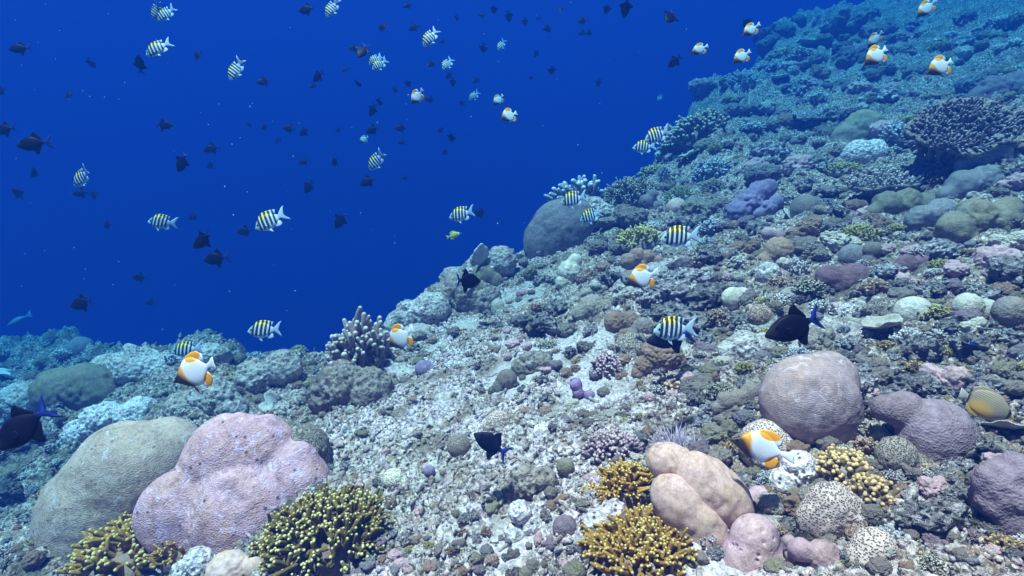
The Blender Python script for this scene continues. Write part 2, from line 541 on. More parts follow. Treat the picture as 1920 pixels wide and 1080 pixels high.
# ------------------------------------------------------------------ coral materials
def coral_mat(name, c1, c2, kind='porites', scale=1.0, spots=None, b_str=.5, scar=None, bd=1.):
    """c1 main colour, c2 second colour in soft patches; kind sets the surface of the colony"""
    m, nt, b = mat(name)
    co = coord(nt)
    info = N(nt, "ShaderNodeObjectInfo").outputs["Random"]
    n1 = noise(nt, co, 7.0 * scale, 4, .6, .3)
    n2 = noise(nt, co, 90.0 * scale, 3, .65)
    col = mix(nt, ramp(nt, n1, [(.36, 0.), (.62, 1.)]), c1, c2)
    if kind in ('porites', 'ridge', 'tips'):
        n7 = noise(nt, co, 13.0 * scale, 6, .72, .5)          # encrusting film and bite marks in irregular patches
        col = mix(nt, 1.0, col, ramp(nt, n7, [(.30, (.48, .45, .40)), (.41, (.82, .80, .77)), (.50, (1., 1., 1.)), (.60, (1., 1., 1.)), (.70, (1.32, 1.30, 1.30))]), 'MULTIPLY')
    if kind == 'porites':
        v = voro(nt, co, 170.0 * scale)
        col = mix(nt, 1.0, col, ramp(nt, v, [(0, .62), (.4, 1.0)]), 'MULTIPLY')
        n3 = noise(nt, co, 60.0 * scale, 4, .7, .1)
        col = mix(nt, 1.0, col, ramp(nt, n3, [(.3, .74), (.5, 1.0), (.68, 1.2)]), 'MULTIPLY')
        hgt = mth(nt, 'ADD', mth(nt, 'MULTIPLY', v, .6), mth(nt, 'MULTIPLY', n3, .8))
        bump(nt, b, hgt, b_str, .008 * bd)
    elif kind == 'honeycomb':
        v = voro(nt, co, 190.0 * scale)
        wall = ramp(nt, v, [(.22, 0.0), (.50, 1.0)])
        dark = tuple(.40 * q for q in c1)
        col = mix(nt, wall, dark, col)
        bump(nt, b, wall, .9, .008 * bd)
    elif kind == 'maze':
        q = noise(nt, co, 26.0 * scale, 2, .45, .6)
        s = mth(nt, 'SINE', mth(nt, 'MULTIPLY', q, 62.0))
        wall = ramp(nt, mth(nt, 'ADD', mth(nt, 'MULTIPLY', s, .5), .5), [(.35, 0.), (.6, 1.)])
        dark = tuple(.3 * q_ for q_ in c1)
        col = mix(nt, wall, dark, col)
        bump(nt, b, wall, .9, .008 * bd)
    elif kind == 'ridge':
        w = N(nt, "ShaderNodeTexWave", wave_type='BANDS', bands_direction='Z')
        nt.links.new(co, w.inputs["Vector"])
        w.inputs["Scale"].default_value = 62 * scale
        w.inputs["Distortion"].default_value = 9.0
        w.inputs["Detail"].default_value = 2
        w.inputs["Detail Scale"].default_value = 2.2
        n3 = noise(nt, co, 40.0 * scale, 4, .7, .5)
        col = mix(nt, 1.0, col, ramp(nt, w.outputs[1], [(.2, .86), (.6, 1.05)]), 'MULTIPLY')
        col = mix(nt, 1.0, col, ramp(nt, n3, [(.3, .75), (.5, 1.0), (.7, 1.2)]), 'MULTIPLY')
        bump(nt, b, mth(nt, 'ADD', mth(nt, 'MULTIPLY', w.outputs[1], .5), n3), .45, .005 * bd)
    elif kind == 'rock':
        n3 = noise(nt, co, 45.0 * scale, 4, .7, .6)
        col = mix(nt, 1.0, col, ramp(nt, n3, [(.3, .35), (.42, .85), (.56, 1.25), (.68, 1.7)]), 'MULTIPLY')
        v = voro(nt, co, 34.0 * scale)
        col = mix(nt, ramp(nt, v, [(.16, .85), (.27, 0.)]), col, (.03, .025, .025))
        bump(nt, b, mth(nt, 'ADD', n3, v), .9, .02 * bd)
    else:      # 'tips': branches with paler ends
        t = mth(nt, 'ADD', N(nt, "ShaderNodeAttribute", attribute_name="tip").outputs["Fac"], mth(nt, 'MULTIPLY_ADD', n1, .5, -.27))
        col = mix(nt, 1.0, col, ramp(nt, n2, [(.3, .65), (.5, 1.), (.7, 1.2)]), 'MULTIPLY')
        col = mix(nt, ramp(nt, t, [(.80, 0.), (1.0, 1.)]), col, spots or tuple(min(.9, 2.2 * q) for q in c1))
        bump(nt, b, n2, .6, .004 * bd)
    if spots and kind != 'tips':
        n5 = noise(nt, co, 19.0 * scale, 4, .75, 1.0)
        col = mix(nt, ramp(nt, n5, [(.57, 0.), (.66, .85)]), col, spots)
    if scar:
        n6 = noise(nt, co, 12.0 * scale, 3, .6, 1.5)
        v6 = voro(nt, co, 21.0 * scale)
        col = mix(nt, ramp(nt, v6, [(.10, .9), (.17, 0.)]), col, scar)
    hs = N(nt, "ShaderNodeHueSaturation")
    nt.links.new(mth(nt, 'MULTIPLY_ADD', info, .36, .82), hs.inputs["Value"])
    nt.links.new(col, hs.inputs["Color"])
    nt.links.new(hs.outputs[0], b.inputs["Base Color"])
    return m

CM = {}
def cm(key, unit=False):
    """unit: for colonies built one unit wide and scaled down, so that the grain keeps its real size"""
    if (key, unit) in CM: return CM[key, unit]
    P = {
        'beige':   dict(c1=(.54, .37, .29), c2=(.40, .29, .235), kind='porites', spots=(.60, .50, .50), scar=(.20, .15, .12)),
        'pink':    dict(c1=(.62, .35, .42), c2=(.56, .30, .28), kind='porites', spots=(.72, .54, .80), scar=(.12, .06, .06), b_str=.6),
        'mauve':   dict(c1=(.31, .23, .25), c2=(.36, .25, .22), kind='ridge', scale=1.0, spots=(.50, .40, .42)),
        'purple':  dict(c1=(.27, .19, .22), c2=(.22, .15, .16), kind='porites'),
        'lavender': dict(c1=(.27, .20, .33), c2=(.20, .155, .24), kind='porites', b_str=.3),
        'violet':  dict(c1=(.40, .22, .46), c2=(.33, .20, .33), kind='porites', b_str=.3),
        'greybr':  dict(c1=(.26, .20, .165), c2=(.21, .17, .15), kind='porites'),
        'tan':     dict(c1=(.60, .39, .35), c2=(.57, .37, .27), kind='porites', b_str=.12, scale=1.4),
        'rosy':    dict(c1=(.52, .33, .31), c2=(.46, .28, .33), kind='porites', b_str=.2),
        'plum':    dict(c1=(.22, .12, .12), c2=(.26, .13, .17), kind='porites'),
        'olive':   dict(c1=(.28, .225, .145), c2=(.22, .19, .14), kind='porites'),
        'brown':   dict(c1=(.33, .20, .135), c2=(.27, .17, .13), kind='porites'),
        'slate':   dict(c1=(.26, .22, .23), c2=(.20, .18, .18), kind='porites'),
        'cream':   dict(c1=(.62, .52, .42), c2=(.52, .45, .38), kind='porites'),
        'honey':   dict(c1=(.66, .50, .42), c2=(.58, .42, .36), kind='honeycomb'),
        'honeyd':  dict(c1=(.40, .32, .26), c2=(.34, .27, .22), kind='honeycomb', scale=1.2),
        'honeyp':  dict(c1=(.82, .72, .58), c2=(.75, .66, .50), kind='honeycomb', scale=1.1),
        'maze':    dict(c1=(.34, .28, .22), c2=(.30, .25, .20), kind='maze'),
        'mazeo':   dict(c1=(.54, .35, .26), c2=(.48, .32, .25), kind='maze', scale=1.3),
        'rock':    dict(c1=(.50, .44, .42), c2=(.34, .27, .23), kind='rock', spots=(.62, .50, .54)),
        'rockd':   dict(c1=(.30, .24, .20), c2=(.22, .17, .14), kind='rock', spots=(.48, .42, .40)),
        'rockw':   dict(c1=(.66, .60, .58), c2=(.66, .50, .52), kind='rock', scale=1.2),
        'plate':   dict(c1=(.56, .50, .44), c2=(.44, .37, .30), kind='porites', spots=(.62, .58, .52)),
        'white':   dict(c1=(.80, .76, .72), c2=(.70, .62, .60), kind='porites', b_str=.2),
        'fire':    dict(c1=(.46, .25, .04), c2=(.30, .17, .04), kind='tips', spots=(.76, .58, .20)),
        'firedk':  dict(c1=(.25, .16, .035), c2=(.17, .12, .035), kind='tips', spots=(.82, .70, .30)),
        'dead':    dict(c1=(.36, .28, .26), c2=(.21, .15, .15), kind='tips', spots=(.60, .54, .46)),
        'bush':    dict(c1=(.27, .23, .16), c2=(.20, .18, .13), kind='tips', spots=(.70, .64, .50)),
        'bushgr':  dict(c1=(.34, .32, .13), c2=(.26, .26, .12), kind='tips', spots=(.60, .56, .26)),
        'yellow':  dict(c1=(.46, .38, .12), c2=(.36, .31, .12), kind='tips', spots=(.78, .68, .30)),
        'pale':    dict(c1=(.40, .33, .30), c2=(.32, .26, .25), kind='tips', spots=(.85, .78, .74)),
        'whitebr': dict(c1=(.62, .55, .52), c2=(.55, .46, .46), kind='tips', spots=(.9, .86, .84)),
        'mauvebr': dict(c1=(.30, .19, .20), c2=(.25, .16, .17), kind='tips', spots=(.66, .50, .52)),
        'brownbr': dict(c1=(.34, .20, .13), c2=(.27, .16, .11), kind='tips', spots=(.66, .46, .33)),
        'chunky':  dict(c1=(.26, .17, .09), c2=(.20, .14, .08), kind='tips', spots=(.70, .46, .20)),
        'soft':    dict(c1=(.60, .47, .58), c2=(.54, .42, .52), kind='tips', spots=(.80, .70, .80)),
        'bluebr':  dict(c1=(.34, .34, .36), c2=(.28, .27, .30), kind='tips', spots=(.74, .74, .76)),
        'tablebr': dict(c1=(.20, .155, .155), c2=(.15, .12, .12), kind='tips', spots=(.44, .36, .37)),
        'dark':    dict(c1=(.16, .125, .11), c2=(.12, .10, .09), kind='tips', spots=(.50, .42, .38)),
    }[key]
    if unit: P['scale'] = P.get('scale', 1.0) * .075; P['bd'] = 13.
    CM[key, unit] = coral_mat("coral_" + key, **P)
    return CM[key, unit]

# ------------------------------------------------------------------ branching colonies
class Tubes:
    def __init__(s, sides=6):
        s.V = []; s.F = []; s.A = []; s.n = 0; s.sides = sides
    def tube(s, pts, rad, t0=0., t1=1.):
        """pts (k,3), rad (k,) ; rounded closed end"""
        pts = np.asarray(pts, float); rad = np.asarray(rad, float)
        k = len(pts)
        d = pts[-1] - pts[-2]; d /= np.linalg.norm(d) + 1e-9
        pts = np.concatenate([pts, [pts[-1] + d * rad[-1] * .6]]); rad = np.concatenate([rad, [rad[-1] * .62]])
        tan = np.gradient(pts, axis=0); tan /= np.linalg.norm(tan, axis=1)[:, None] + 1e-9
        ref = np.array([0.31, 0.87, 0.22]) if abs(tan[0][2]) > .8 else np.array([.1, .2, 1.])
        a = np.cross(tan, ref); a /= np.linalg.norm(a, axis=1)[:, None] + 1e-9
        b = np.cross(tan, a)
        ang = np.arange(s.sides) * 2 * math.pi / s.sides
        ring = (a[:, None, :] * np.cos(ang)[None, :, None] + b[:, None, :] * np.sin(ang)[None, :, None]) * rad[:, None, None] + pts[:, None, :]
        m = len(pts)
        v = np.concatenate([ring.reshape(-1, 3), [pts[-1] + d * rad[-1] * .55]])
        i = np.arange(m - 1)[:, None] * s.sides
        j = np.arange(s.sides)[None, :]; j2 = (j + 1) % s.sides
        q = np.stack([(i + j), (i + j2), (i + s.sides + j2), (i + s.sides + j)], -1).reshape(-1, 4)
        top = (m - 1) * s.sides
        tq = np.stack([top + j[0], top + j2[0], np.full(s.sides, m * s.sides)], 1)
        s.F.append((q + s.n, tq + s.n))
        s.V.append(v)
        s.A.append(np.concatenate([np.repeat(np.linspace(t0, t1, m), s.sides), [t1]]))
        s.n += len(v)
    def mesh(s, name, m):
        V = np.concatenate(s.V)
        fq = np.concatenate([f[0] for f in s.F]); ft = np.concatenate([f[1] for f in s.F])
        return mesh_from(name, V, [fq, ft], m, attr={"tip": np.concatenate(s.A)})

def unit(v):
    return v / (np.linalg.norm(v) + 1e-9)

def bush_mesh(name, m, rg, n=60, R=.1, Hh=.1, rad=.008, length=.05, sub=2, sides=6, up=.5, flat=False, knob=0., taper=.6, tipt=1.):
    """a colony of radius R and height Hh: fingers standing on the upper surface of a low dome"""
    T = Tubes(sides)
    for i in range(n):
        q = (i + .5) / n
        rr = math.sqrt(q); an = i * 2.39996 + rg.normal(0, .25)
        lx, ly = rr * math.cos(an), rr * math.sin(an)
        if flat:
            p = np.array([lx * R, ly * R, Hh * .75 + rg.normal(0, .004)])
            d = unit(np.array([lx * .6, ly * .6, 1 + rg.normal(0, .1)]))
        else:
            hz = math.sqrt(max(0, 1 - (rr * .98) ** 2))
            d = unit(np.array([lx, ly, hz * 1.0 + up * .35]))
            p = np.array([lx * R, ly * R, hz * Hh])
        d = unit(d + rg.normal(0, .22, 3))
        if not flat and i > 6 and vnoise(np.array([[lx * 2.3 + n, ly * 2.3, n * .37]]), 5)[0] < -.72: continue
        L = length * rg.uniform(.45, 1.35)
        r0 = rad * rg.uniform(.85, 1.2)
        bend = rg.normal(0, .18, 3); bend[2] = abs(bend[2]) * up
        p0 = p - d * L * 1.1
        ts = np.linspace(0, 1, 6)
        pts = p0 + d * (L * 1.1 * ts)[:, None] + bend * (L * ts ** 2)[:, None]
        rr_ = r0 * (1.15 - (1.15 - taper) * ts) * (1 + knob * rg.normal(0, 1, 6))
        T.tube(pts, rr_, 0, tipt)
        for s in range(rg.poisson(sub)):
            t = rg.uniform(.3, .85)
            b0 = p0 + d * L * 1.1 * t + bend * L * t * t
            sd = unit(d + rg.normal(0, .75, 3) + np.array([0, 0, .25 * up]))
            sl = L * rg.uniform(.3, .62)
            tt = np.linspace(0, 1, 4)
            T.tube(b0 + sd * (sl * tt)[:, None] + bend * (sl * .5 * tt ** 2)[:, None], r0 * (.9 - (.9 - taper * .9) * tt), .25, tipt)
    return T.mesh(name, m)

def dome_mesh(name, m, R, Hh, seed=0, level=3, rough=.1):
    v, f = ico(level)
    v = v * (1 + rough * fbm(v * 3 + seed, 3, seed)[:, None]) * np.array([R, R, Hh])
    return mesh_from(name, v, f, m)

def plate_mesh(name, m, R, seed=0, lift=.25, lobes=.12, thick=.01, seg=64, rings=14, fan=2 * math.pi):
    """a thin saucer with an uneven rim, real thickness"""
    rg = np.random.default_rng(seed)
    a = np.linspace(0, 2 * math.pi, seg, endpoint=False)
    k = rg.integers(3, 7)
    rim = 1 + lobes * np.sin(k * a + rg.uniform(0, 6)) * .6 + lobes * np.sin((k + 3) * a + rg.uniform(0, 6)) * .4
    t = np.linspace(0.02, 1, rings)
    A, Tt = np.meshgrid(a, t)
    r = Tt * R * rim[None, :]
    x = r * np.cos(A); y = r * np.sin(A)
    wav = vnoise(np.stack([np.cos(a) * 2, np.sin(a) * 2, 0 * a + seed], 1), seed)
    z = lift * R * Tt ** 2 * (1 + .5 * wav[None, :]) + .02 * R * fbm(np.stack([x.ravel() / R * 6, y.ravel() / R * 6, 0 * x.ravel()], 1), 2, seed).reshape(x.shape)
    top = np.stack([x, y, z], -1).reshape(-1, 3)
    und = np.stack([x * .985, y * .985, z - thick * (1.6 - .6 * Tt)], -1).reshape(-1, 3)
    n = len(top)
    V = np.concatenate([top, und, [[0, 0, 0]], [[0, 0, -thick * 1.6]]])
    i = np.arange(rings - 1)[:, None] * seg; j = np.arange(seg)[None, :]; j2 = (j + 1) % seg
    q = np.stack([i + j, i + j2, i + seg + j2, i + seg + j], -1).reshape(-1, 4)
    qb = q[:, ::-1] + n
    e = (rings - 1) * seg
    qr = np.stack([e + j[0], e + j2[0], e + j2[0] + n, e + j[0] + n], 1)[:, ::-1]
    t1 = np.stack([np.full(seg, 2 * n), j[0], j2[0]], 1); t2 = np.stack([np.full(seg, 2 * n + 1), j2[0] + n, j[0] + n], 1)
    return mesh_from(name, V, [np.concatenate([q, qb, qr[:, ::-1]]), np.concatenate([t1, t2])], m)

# ------------------------------------------------------------------ placing a colony where it stands on the slope
def ground(cx, cy, hh, sink=.12):
    """the foot point for something whose middle shows at (cx, cy) and reaches hh photo pixels up and down"""
    return stand(cx, cy + hh * .8)

LANDMARKS = []         # (px, py, short phrase)

def massive(name, label, key, cx, cy, hw, hh, balls=None, level=5, k=.15, rough=.03, rscale=5., seed=None, roll=0., dscale=.85,
            knobs=0., kscale=5., pits=0., pscale=10., cat="coral", group=None, sink=0.):
    """a boulder-like colony; balls in units of its half width / half height"""
    seed = seed if seed is not None else int(cx * 7 + cy)
    p = ground(cx, cy, hh)
    D = p.y + hw * p.y / FOC * .5
    W_, H_ = hw * D / FOC, hh * D / FOC
    ctr = at(cx, cy, D)
    balls = balls or [(0, 0, 0, 1.0)]
    v, f = blob(level, balls, k, rough, rscale, seed, pits, pscale, knobs, kscale)
    v = v * np.array([W_, W_ * dscale, H_])
    if roll:
        c_, s_ = math.cos(math.radians(roll)), math.sin(math.radians(roll))
        v = np.stack([v[:, 0] * c_ - v[:, 2] * s_, v[:, 1], v[:, 0] * s_ + v[:, 2] * c_], 1)
    foot = np.array([0, 0, -H_])
    o = obj(name, mesh_from(name, v - foot, f, cm(key)), loc=ctr + Vector(foot) - Vector((0, 0, sink)))
    tag(o, label, cat, group)
    return o

def colony(name, label, key, cx, cy, hw, hh, n=60, rad=.06, length=.5, sub=2, seed=None, base='rock', hfrac=1.0, cat="coral", group=None,
           flat=False, knob=0., taper=.6, up=.5, sides=6, tilt=.5, part="branches", pos=None):
    """a branching colony; rad and length in units of its radius"""
    seed = seed if seed is not None else int(cx * 7 + cy)
    rg = np.random.default_rng(seed)
    p = ground(cx, cy, hh) if pos is None else at(*pos)
    R = hw * p.y / FOC
    Hh = hh * 1.25 * p.y / FOC * hfrac
    r_ = bpy.data.objects.new(name, None); C.objects.link(r_)
    r_.location = p + Vector((0, R * .5, 0.0)); r_.location.z = ground_z(r_.location.x, r_.location.y) - .01 if pos is None else p.z
    nrm = normal_at(p.x, p.y).lerp(Vector((0, 0, 1)), 1 - tilt)
    r_.rotation_euler = nrm.to_track_quat('Z', 'Y').to_euler()
    tag(r_, label, cat, group)
    Lr = length * R
    b = obj(part, bush_mesh(name + "_branches", cm(key), rg, n, R * .86, max(.02, Hh - Lr * .3), rad * R, Lr, sub, sides, up, flat, knob, taper), r_)
    obj("base", dome_mesh(name + "_base", cm(base), R * .66, max(.02, (Hh - Lr * .75) * .85), seed), r_)
    return r_

M_TWIG = coral_mat("branch_rubble", (.58, .50, .46), (.36, .28, .25), 'rock', 1.6)
build_floor()
build_rubble()
build_water()
# ------------------------------------------------------------------ the colonies one can point at
OCC = []          # (px, py, r) already taken in the picture plane, to keep the small colonies clear of the large ones
def mark(px, py, r, phrase=None):
    OCC.append((px, py, r))
    if phrase: LANDMARKS.append((px, py, phrase))

def lump(name, label, key, balls, level=5, k=.12, rough=.02, rscale=9., knobs=0., kscale=5., pits=0., pscale=10., foot=None, phrase=None,
         group=None, squash=.85, holes=None, roughk=1.0):
    """a massive colony from balls (px, py, radius px[, depth offset px]) measured on the photograph, built at its real size where it stands"""
    B = [(b + (0,))[:4] for b in balls]
    xs0 = min(b[0] - b[2] for b in B); xs1 = max(b[0] + b[2] for b in B)
    ys0 = min(b[1] - b[2] for b in B); ys1 = max(b[1] + b[2] for b in B)
    wt = [b[2] ** 2 for b in B]
    cx = sum(b[0] * w for b, w in zip(B, wt)) / sum(wt); cy = sum(b[1] * w for b, w in zip(B, wt)) / sum(wt)
    p = stand(cx, foot if foot else ys1 - .22 * (ys1 - ys0))
    D = p.y + .35 * (xs1 - xs0) / 2 * p.y / FOC
    q = D / FOC
    R = max(xs1 - xs0, ys1 - ys0) / 2 * q
    bb = [((b[0] - cx) * q / R, b[3] * q / R, (cy - b[1]) * q / R, b[2] * q / R, b[2] * q / R * squash, b[2] * q / R) for b in B]
    seed = int(cx * 7 + cy) % 9973
    if level <= 5 and rough < .06: rough += .035
    v, f = blob(level, bb, k, rough, rscale, seed, pits, pscale, knobs, kscale)
    v = v * R
    ft = np.array([0, 0, -(ys1 - cy) * q])
    o = obj(name, mesh_from(name, v - ft, f, cm(key)), loc=at(cx, cy, D) + Vector(ft))
    tag(o, label, "coral", group)
    mark(cx, cy, .8 * max(xs1 - xs0, ys1 - ys0) / 2, phrase)
    return o

def lobed(name, label, key, lobes, phrase=None, level=5, foot=None, rough=.02, extra=()):
    """a colony of separate long lobes, each its own part"""
    allb = [b for l in lobes for b in l]
    ys1 = max(b[1] + b[2] for b in allb); cx = sum(b[0] for b in allb) / len(allb); cy = sum(b[1] for b in allb) / len(allb)
    p = stand(cx, foot if foot else ys1 - 25)
    D = p.y + 20 * p.y / FOC; q = D / FOC
    root = bpy.data.objects.new(name, None); C.objects.link(root)
    root.location = at(cx, ys1, D)
    tag(root, label, "coral")
    for i, l in enumerate(lobes):
        lx = sum(b[0] for b in l) / len(l); ly = sum(b[1] for b in l) / len(l)
        R = max(max(math.hypot(b[0] - lx, b[1] - ly) + b[2] for b in l), 1) * q
        bb = [((b[0] - lx) * q / R, ((b + (0,))[3]) * q / R, (ly - b[1]) * q / R, b[2] * q / R) for b in l]
        v, f = blob(level, bb, .30, .05, 3.0, i + int(lx), 0, 10, .03, 5)
        obj("lobe", mesh_from("lobe", v * R, f, cm(key)), root, at(lx, ly, D) - root.location)
    mark(cx, cy, 60, phrase)
    return root

def plate(name, label, key, cx, cy, R_px, tilt=(20, 0), lift=.3, lobes=.1, dy=0, phrase=None, seed=None, stalk=True, raise_px=0):
    p = stand(cx, cy + raise_px)
    q = p.y / FOC
    R = R_px * q
    root = bpy.data.objects.new(name, None); C.objects.link(root)
    root.location = p
    tag(root, label, "coral")
    pos = at(cx, cy, p.y - 0.15 * R) - p
    o = obj("plate", plate_mesh(name, cm(key), R, int(cx + cy) if seed is None else seed, lift, lobes, max(.004, R * .05)), root, pos)
    o.rotation_euler = (math.radians(tilt[0]), math.radians(tilt[1]), random.uniform(0, 6))
    o.rotation_mode = 'ZYX' if False else 'XYZ'
    if stalk:
        v, f = ico(3)
        s_ = obj("stalk", mesh_from("stalk", v * np.array([R * .45, R * .45, R * .6]), f, cm('rockd')), root, pos * .55 + Vector((0, R * .25, -R * .25)))
    mark(cx, cy, R_px, phrase)
    return root

def table(name, label, key, cx, cy, hw, raise_px, tilt, n=150, rad=.03, length=.16, phrase=None, squash=1.0, base='rockd'):
    """a table colony: stubby fingers packed on a tilted slab that stands clear of the slope on a stalk"""
    p = stand(cx, cy + raise_px)
    q = p.y / FOC; R = hw * q
    root = bpy.data.objects.new(name, None); C.objects.link(root)
    root.location = p
    tag(root, label, "coral")
    pos = at(cx, cy, p.y) - p
    seed = int(cx + 3 * cy); rg = np.random.default_rng(seed)
    rot = (math.radians(tilt[0]), math.radians(tilt[1]), 0)
    sl = obj("slab", plate_mesh(name, cm(base), R, seed, .10, .14, R * .09), root, pos); sl.rotation_euler = rot; sl.scale = (1, squash, 1)
    T = bush_mesh(name, cm(key), rg, n, R * .97, R * .16, rad * R, length * R, 1.5, 6, .5, True, .05, .7)
    br = obj("branches", T, root, pos); br.rotation_euler = rot; br.scale = (1, squash, 1)
    v, f = ico(3)
    obj("stalk", mesh_from("stalk", v * np.array([R * .4, R * .35, max(.05, pos.length * .6)]), f, cm('rockd')), root, pos * .45 + Vector((0, R * .1, 0)))
    mark(cx, cy, hw * .8, phrase)
    return root

def bush(name, label, key, cx, cy, hw, hh, phrase=None, **kw):
    o = colony(name, label, key, cx, cy, hw, hh, **kw)
    mark(cx, cy, .75 * max(hw, hh), phrase)
    return o

# --- foreground left
lump("boulder_coral", "large smooth beige boulder coral at lower left, behind the pink one", 'beige',
     [(190, 965, 112), (240, 890, 100), (305, 850, 60, 30), (150, 1010, 72)], 6, .2, .03, 3.5, foot=1020, squash=.65, phrase="the beige boulder coral")
lump("boulder_coral", "large pink lobed boulder coral at lower left with dark pinholes", 'pink',
     [(440, 872, 98), (490, 850, 70, 10), (362, 955, 84, -30), (470, 955, 98, -40), (548, 912, 72, -10), (592, 888, 26, 5), (410, 990, 66, -35), (392, 900, 62, -12), (548, 878, 56, 0)], 6, .045, .035, 5, pits=.02, pscale=16, foot=985, squash=.62, phrase="the pink boulder coral")
lump("brain_coral", "dark maze-patterned brain coral behind the pink boulder coral", 'maze', [(568, 845, 50), (585, 875, 36)], 5, .1, .01, foot=880)
bush("fire_coral", "dense olive fire coral with pale yellow tips in front of the pink boulder", 'firedk', 588, 1012, 158, 90, phrase="the pale-tipped fire coral",
     n=320, rad=.029, length=.27, sub=1.8, taper=.72, up=.6, base='brown', tilt=.3, sides=6)
bush("fire_coral", "yellow-brown finger fire coral below the beige boulder at lower left", 'fire', 215, 1038, 138, 64, phrase="the lower left fire coral",
     n=190, rad=.038, length=.34, sub=1.7, taper=.7, base='brown', sides=6)
bush("fire_coral", "small yellow fire coral clump between beige and pink boulders", 'fire', 322, 1048, 56, 46, n=70, rad=.06, length=.5, sub=1.5, taper=.6, base='brown', sides=6)
bush("branching_coral", "dark knobby coral squeezed between beige and pink boulders", 'dark', 290, 925, 38, 42, n=50, rad=.09, length=.35, sub=1, base='rockd')
lump("lobe_coral", "pale tan two-lobed coral at the bottom edge, left of centre", 'tan', [(430, 1075, 42), (485, 1062, 27)], 5, .05, .01, foot=1079, phrase="the pale two-lobed coral")
lump("reef_rock", "pitted grey rock between fire coral and pale two-lobed coral", 'rockw', [(375, 1055, 30), (345, 1075, 25)], 5, .1, .10, 7, pits=.05, pscale=9)

# --- left background
lump("boulder_coral", "small grey dome coral on top of the far left ridge", 'slate', [(152, 655, 24)], 4, .1, .02, foot=672, phrase="the far left dome coral")
lump("boulder_coral", "broad smooth greenish boulder on the far left slope", 'olive', [(110, 735, 45), (165, 728, 48), (190, 745, 34)], 5, .2, .02, foot=768, phrase="the greenish left boulder")
plate("plate_coral", "pale flat plate coral at the left edge above rocks", 'white', 28, 708, 33, (24, 8), .2, .06, phrase="the left edge plate coral")
lump("reef_rock", "lumpy ridge rock at left under the large butterflyfish", 'rock', [(345, 765, 34), (400, 750, 42), (430, 770, 34)], 5, .1, .11, 6, pits=.05, pscale=8, phrase="the left ridge rock")
lump("reef_rock", "rough boulder crest on the far left ridge behind the butterflyfish", 'rock', [(250, 690, 42), (300, 700, 38), (205, 700, 34), (395, 672, 30)], 5, .12, .12, 6, pits=.05, pscale=8)
lump("reef_rock", "pale lumpy rock under the plate coral at the left edge", 'rock', [(45, 755, 42), (15, 775, 40), (60, 790, 30)], 5, .1, .12, 6, pits=.05, pscale=8)
lump("reef_rock", "ridged pale rock between left edge fish and beige boulder", 'rockw', [(200, 795, 42), (260, 780, 36), (150, 815, 30)], 5, .12, .12, 7, pits=.06, pscale=10)
lump("reef_rock", "teal grey rock on the reef edge right of the large butterflyfish", 'rock', [(480, 710, 36), (530, 690, 34), (455, 740, 30)], 5, .12, .12, 6, pits=.05, pscale=8)
bush("branching_coral", "pale green branching coral on the reef edge, left of the dead finger coral", 'bushgr', 556, 648, 20, 15, n=60, rad=.07, length=.3, sub=1)
bush("branching_coral", "thin branched coral on the crest behind the left ridge rock", 'bluebr', 470, 668, 26, 14, n=26, rad=.06, length=.7, sub=1)
bush("branching_coral", "stubby coral sticking out left of the large butterflyfish", 'bluebr', 318, 690, 16, 13, n=14, rad=.16, length=.8, sub=.4)
plate("fan_coral", "small white heart-shaped plate coral behind the pink boulder", 'white', 516, 762, 27, (62, 0), .12, .22, phrase="the white heart-shaped coral", seed=5)
bush("finger_coral", "grey dead finger coral with thick upright stubs on a mound", 'dead', 668, 652, 72, 72, phrase="the dead finger coral",
     n=84, rad=.085, length=.80, sub=1.5, knob=.13, taper=.72, up=1.3, base='rockd', sides=8)
lump("reef_rock", "dark crusted mound below the dead finger coral", 'rockd', [(640, 725, 48), (690, 735, 46), (610, 745, 32), (715, 760, 30)], 5, .12, .12, 7, pits=.06, pscale=11, phrase="the dark crusted mound")
lump("lobe_coral", "purple ball coral on the rubble right of the dead finger coral", 'lavender', [(795, 692, 17), (808, 697, 14)], 4, .06, .02, phrase="the purple ball coral")
lump("reef_rock", "dark overhung rock on the reef edge beneath the right-facing black fish", 'rockd', [(865, 550, 42), (905, 565, 36), (830, 560, 30), (880, 585, 34)], 5, .12, .13, 7, pits=.06, pscale=10, phrase="the reef edge overhang")
lump("reef_rock", "pale bumpy rock on the edge behind the right-facing black fish", 'rock', [(850, 525, 26), (900, 512, 34), (940, 490, 30)], 5, .12, .12, 7, pits=.05, pscale=9)
lump("reef_rock", "teal rock on the edge above the round butterflyfish", 'rock', [(770, 592, 30), (810, 580, 34), (745, 605, 22)], 5, .12, .12, 7, pits=.05, pscale=9)
lump("dome_coral", "pale round coral with a small hole near the reef edge", 'cream', [(928, 575, 18), (926, 562, 12)], 4, .1, .02, pits=.0, phrase="the pale round holed coral")
lump("dome_coral", "low sandy green dome on the edge behind the right-facing black fish", 'olive', [(905, 520, 26), (925, 530, 20)], 4, .1, .02)
plate("fan_coral", "upright pale fan coral on the reef edge in front of open water", 'white', 903, 478, 20, (72, 10), .15, .12, phrase="the upright fan coral", seed=9, raise_px=60)

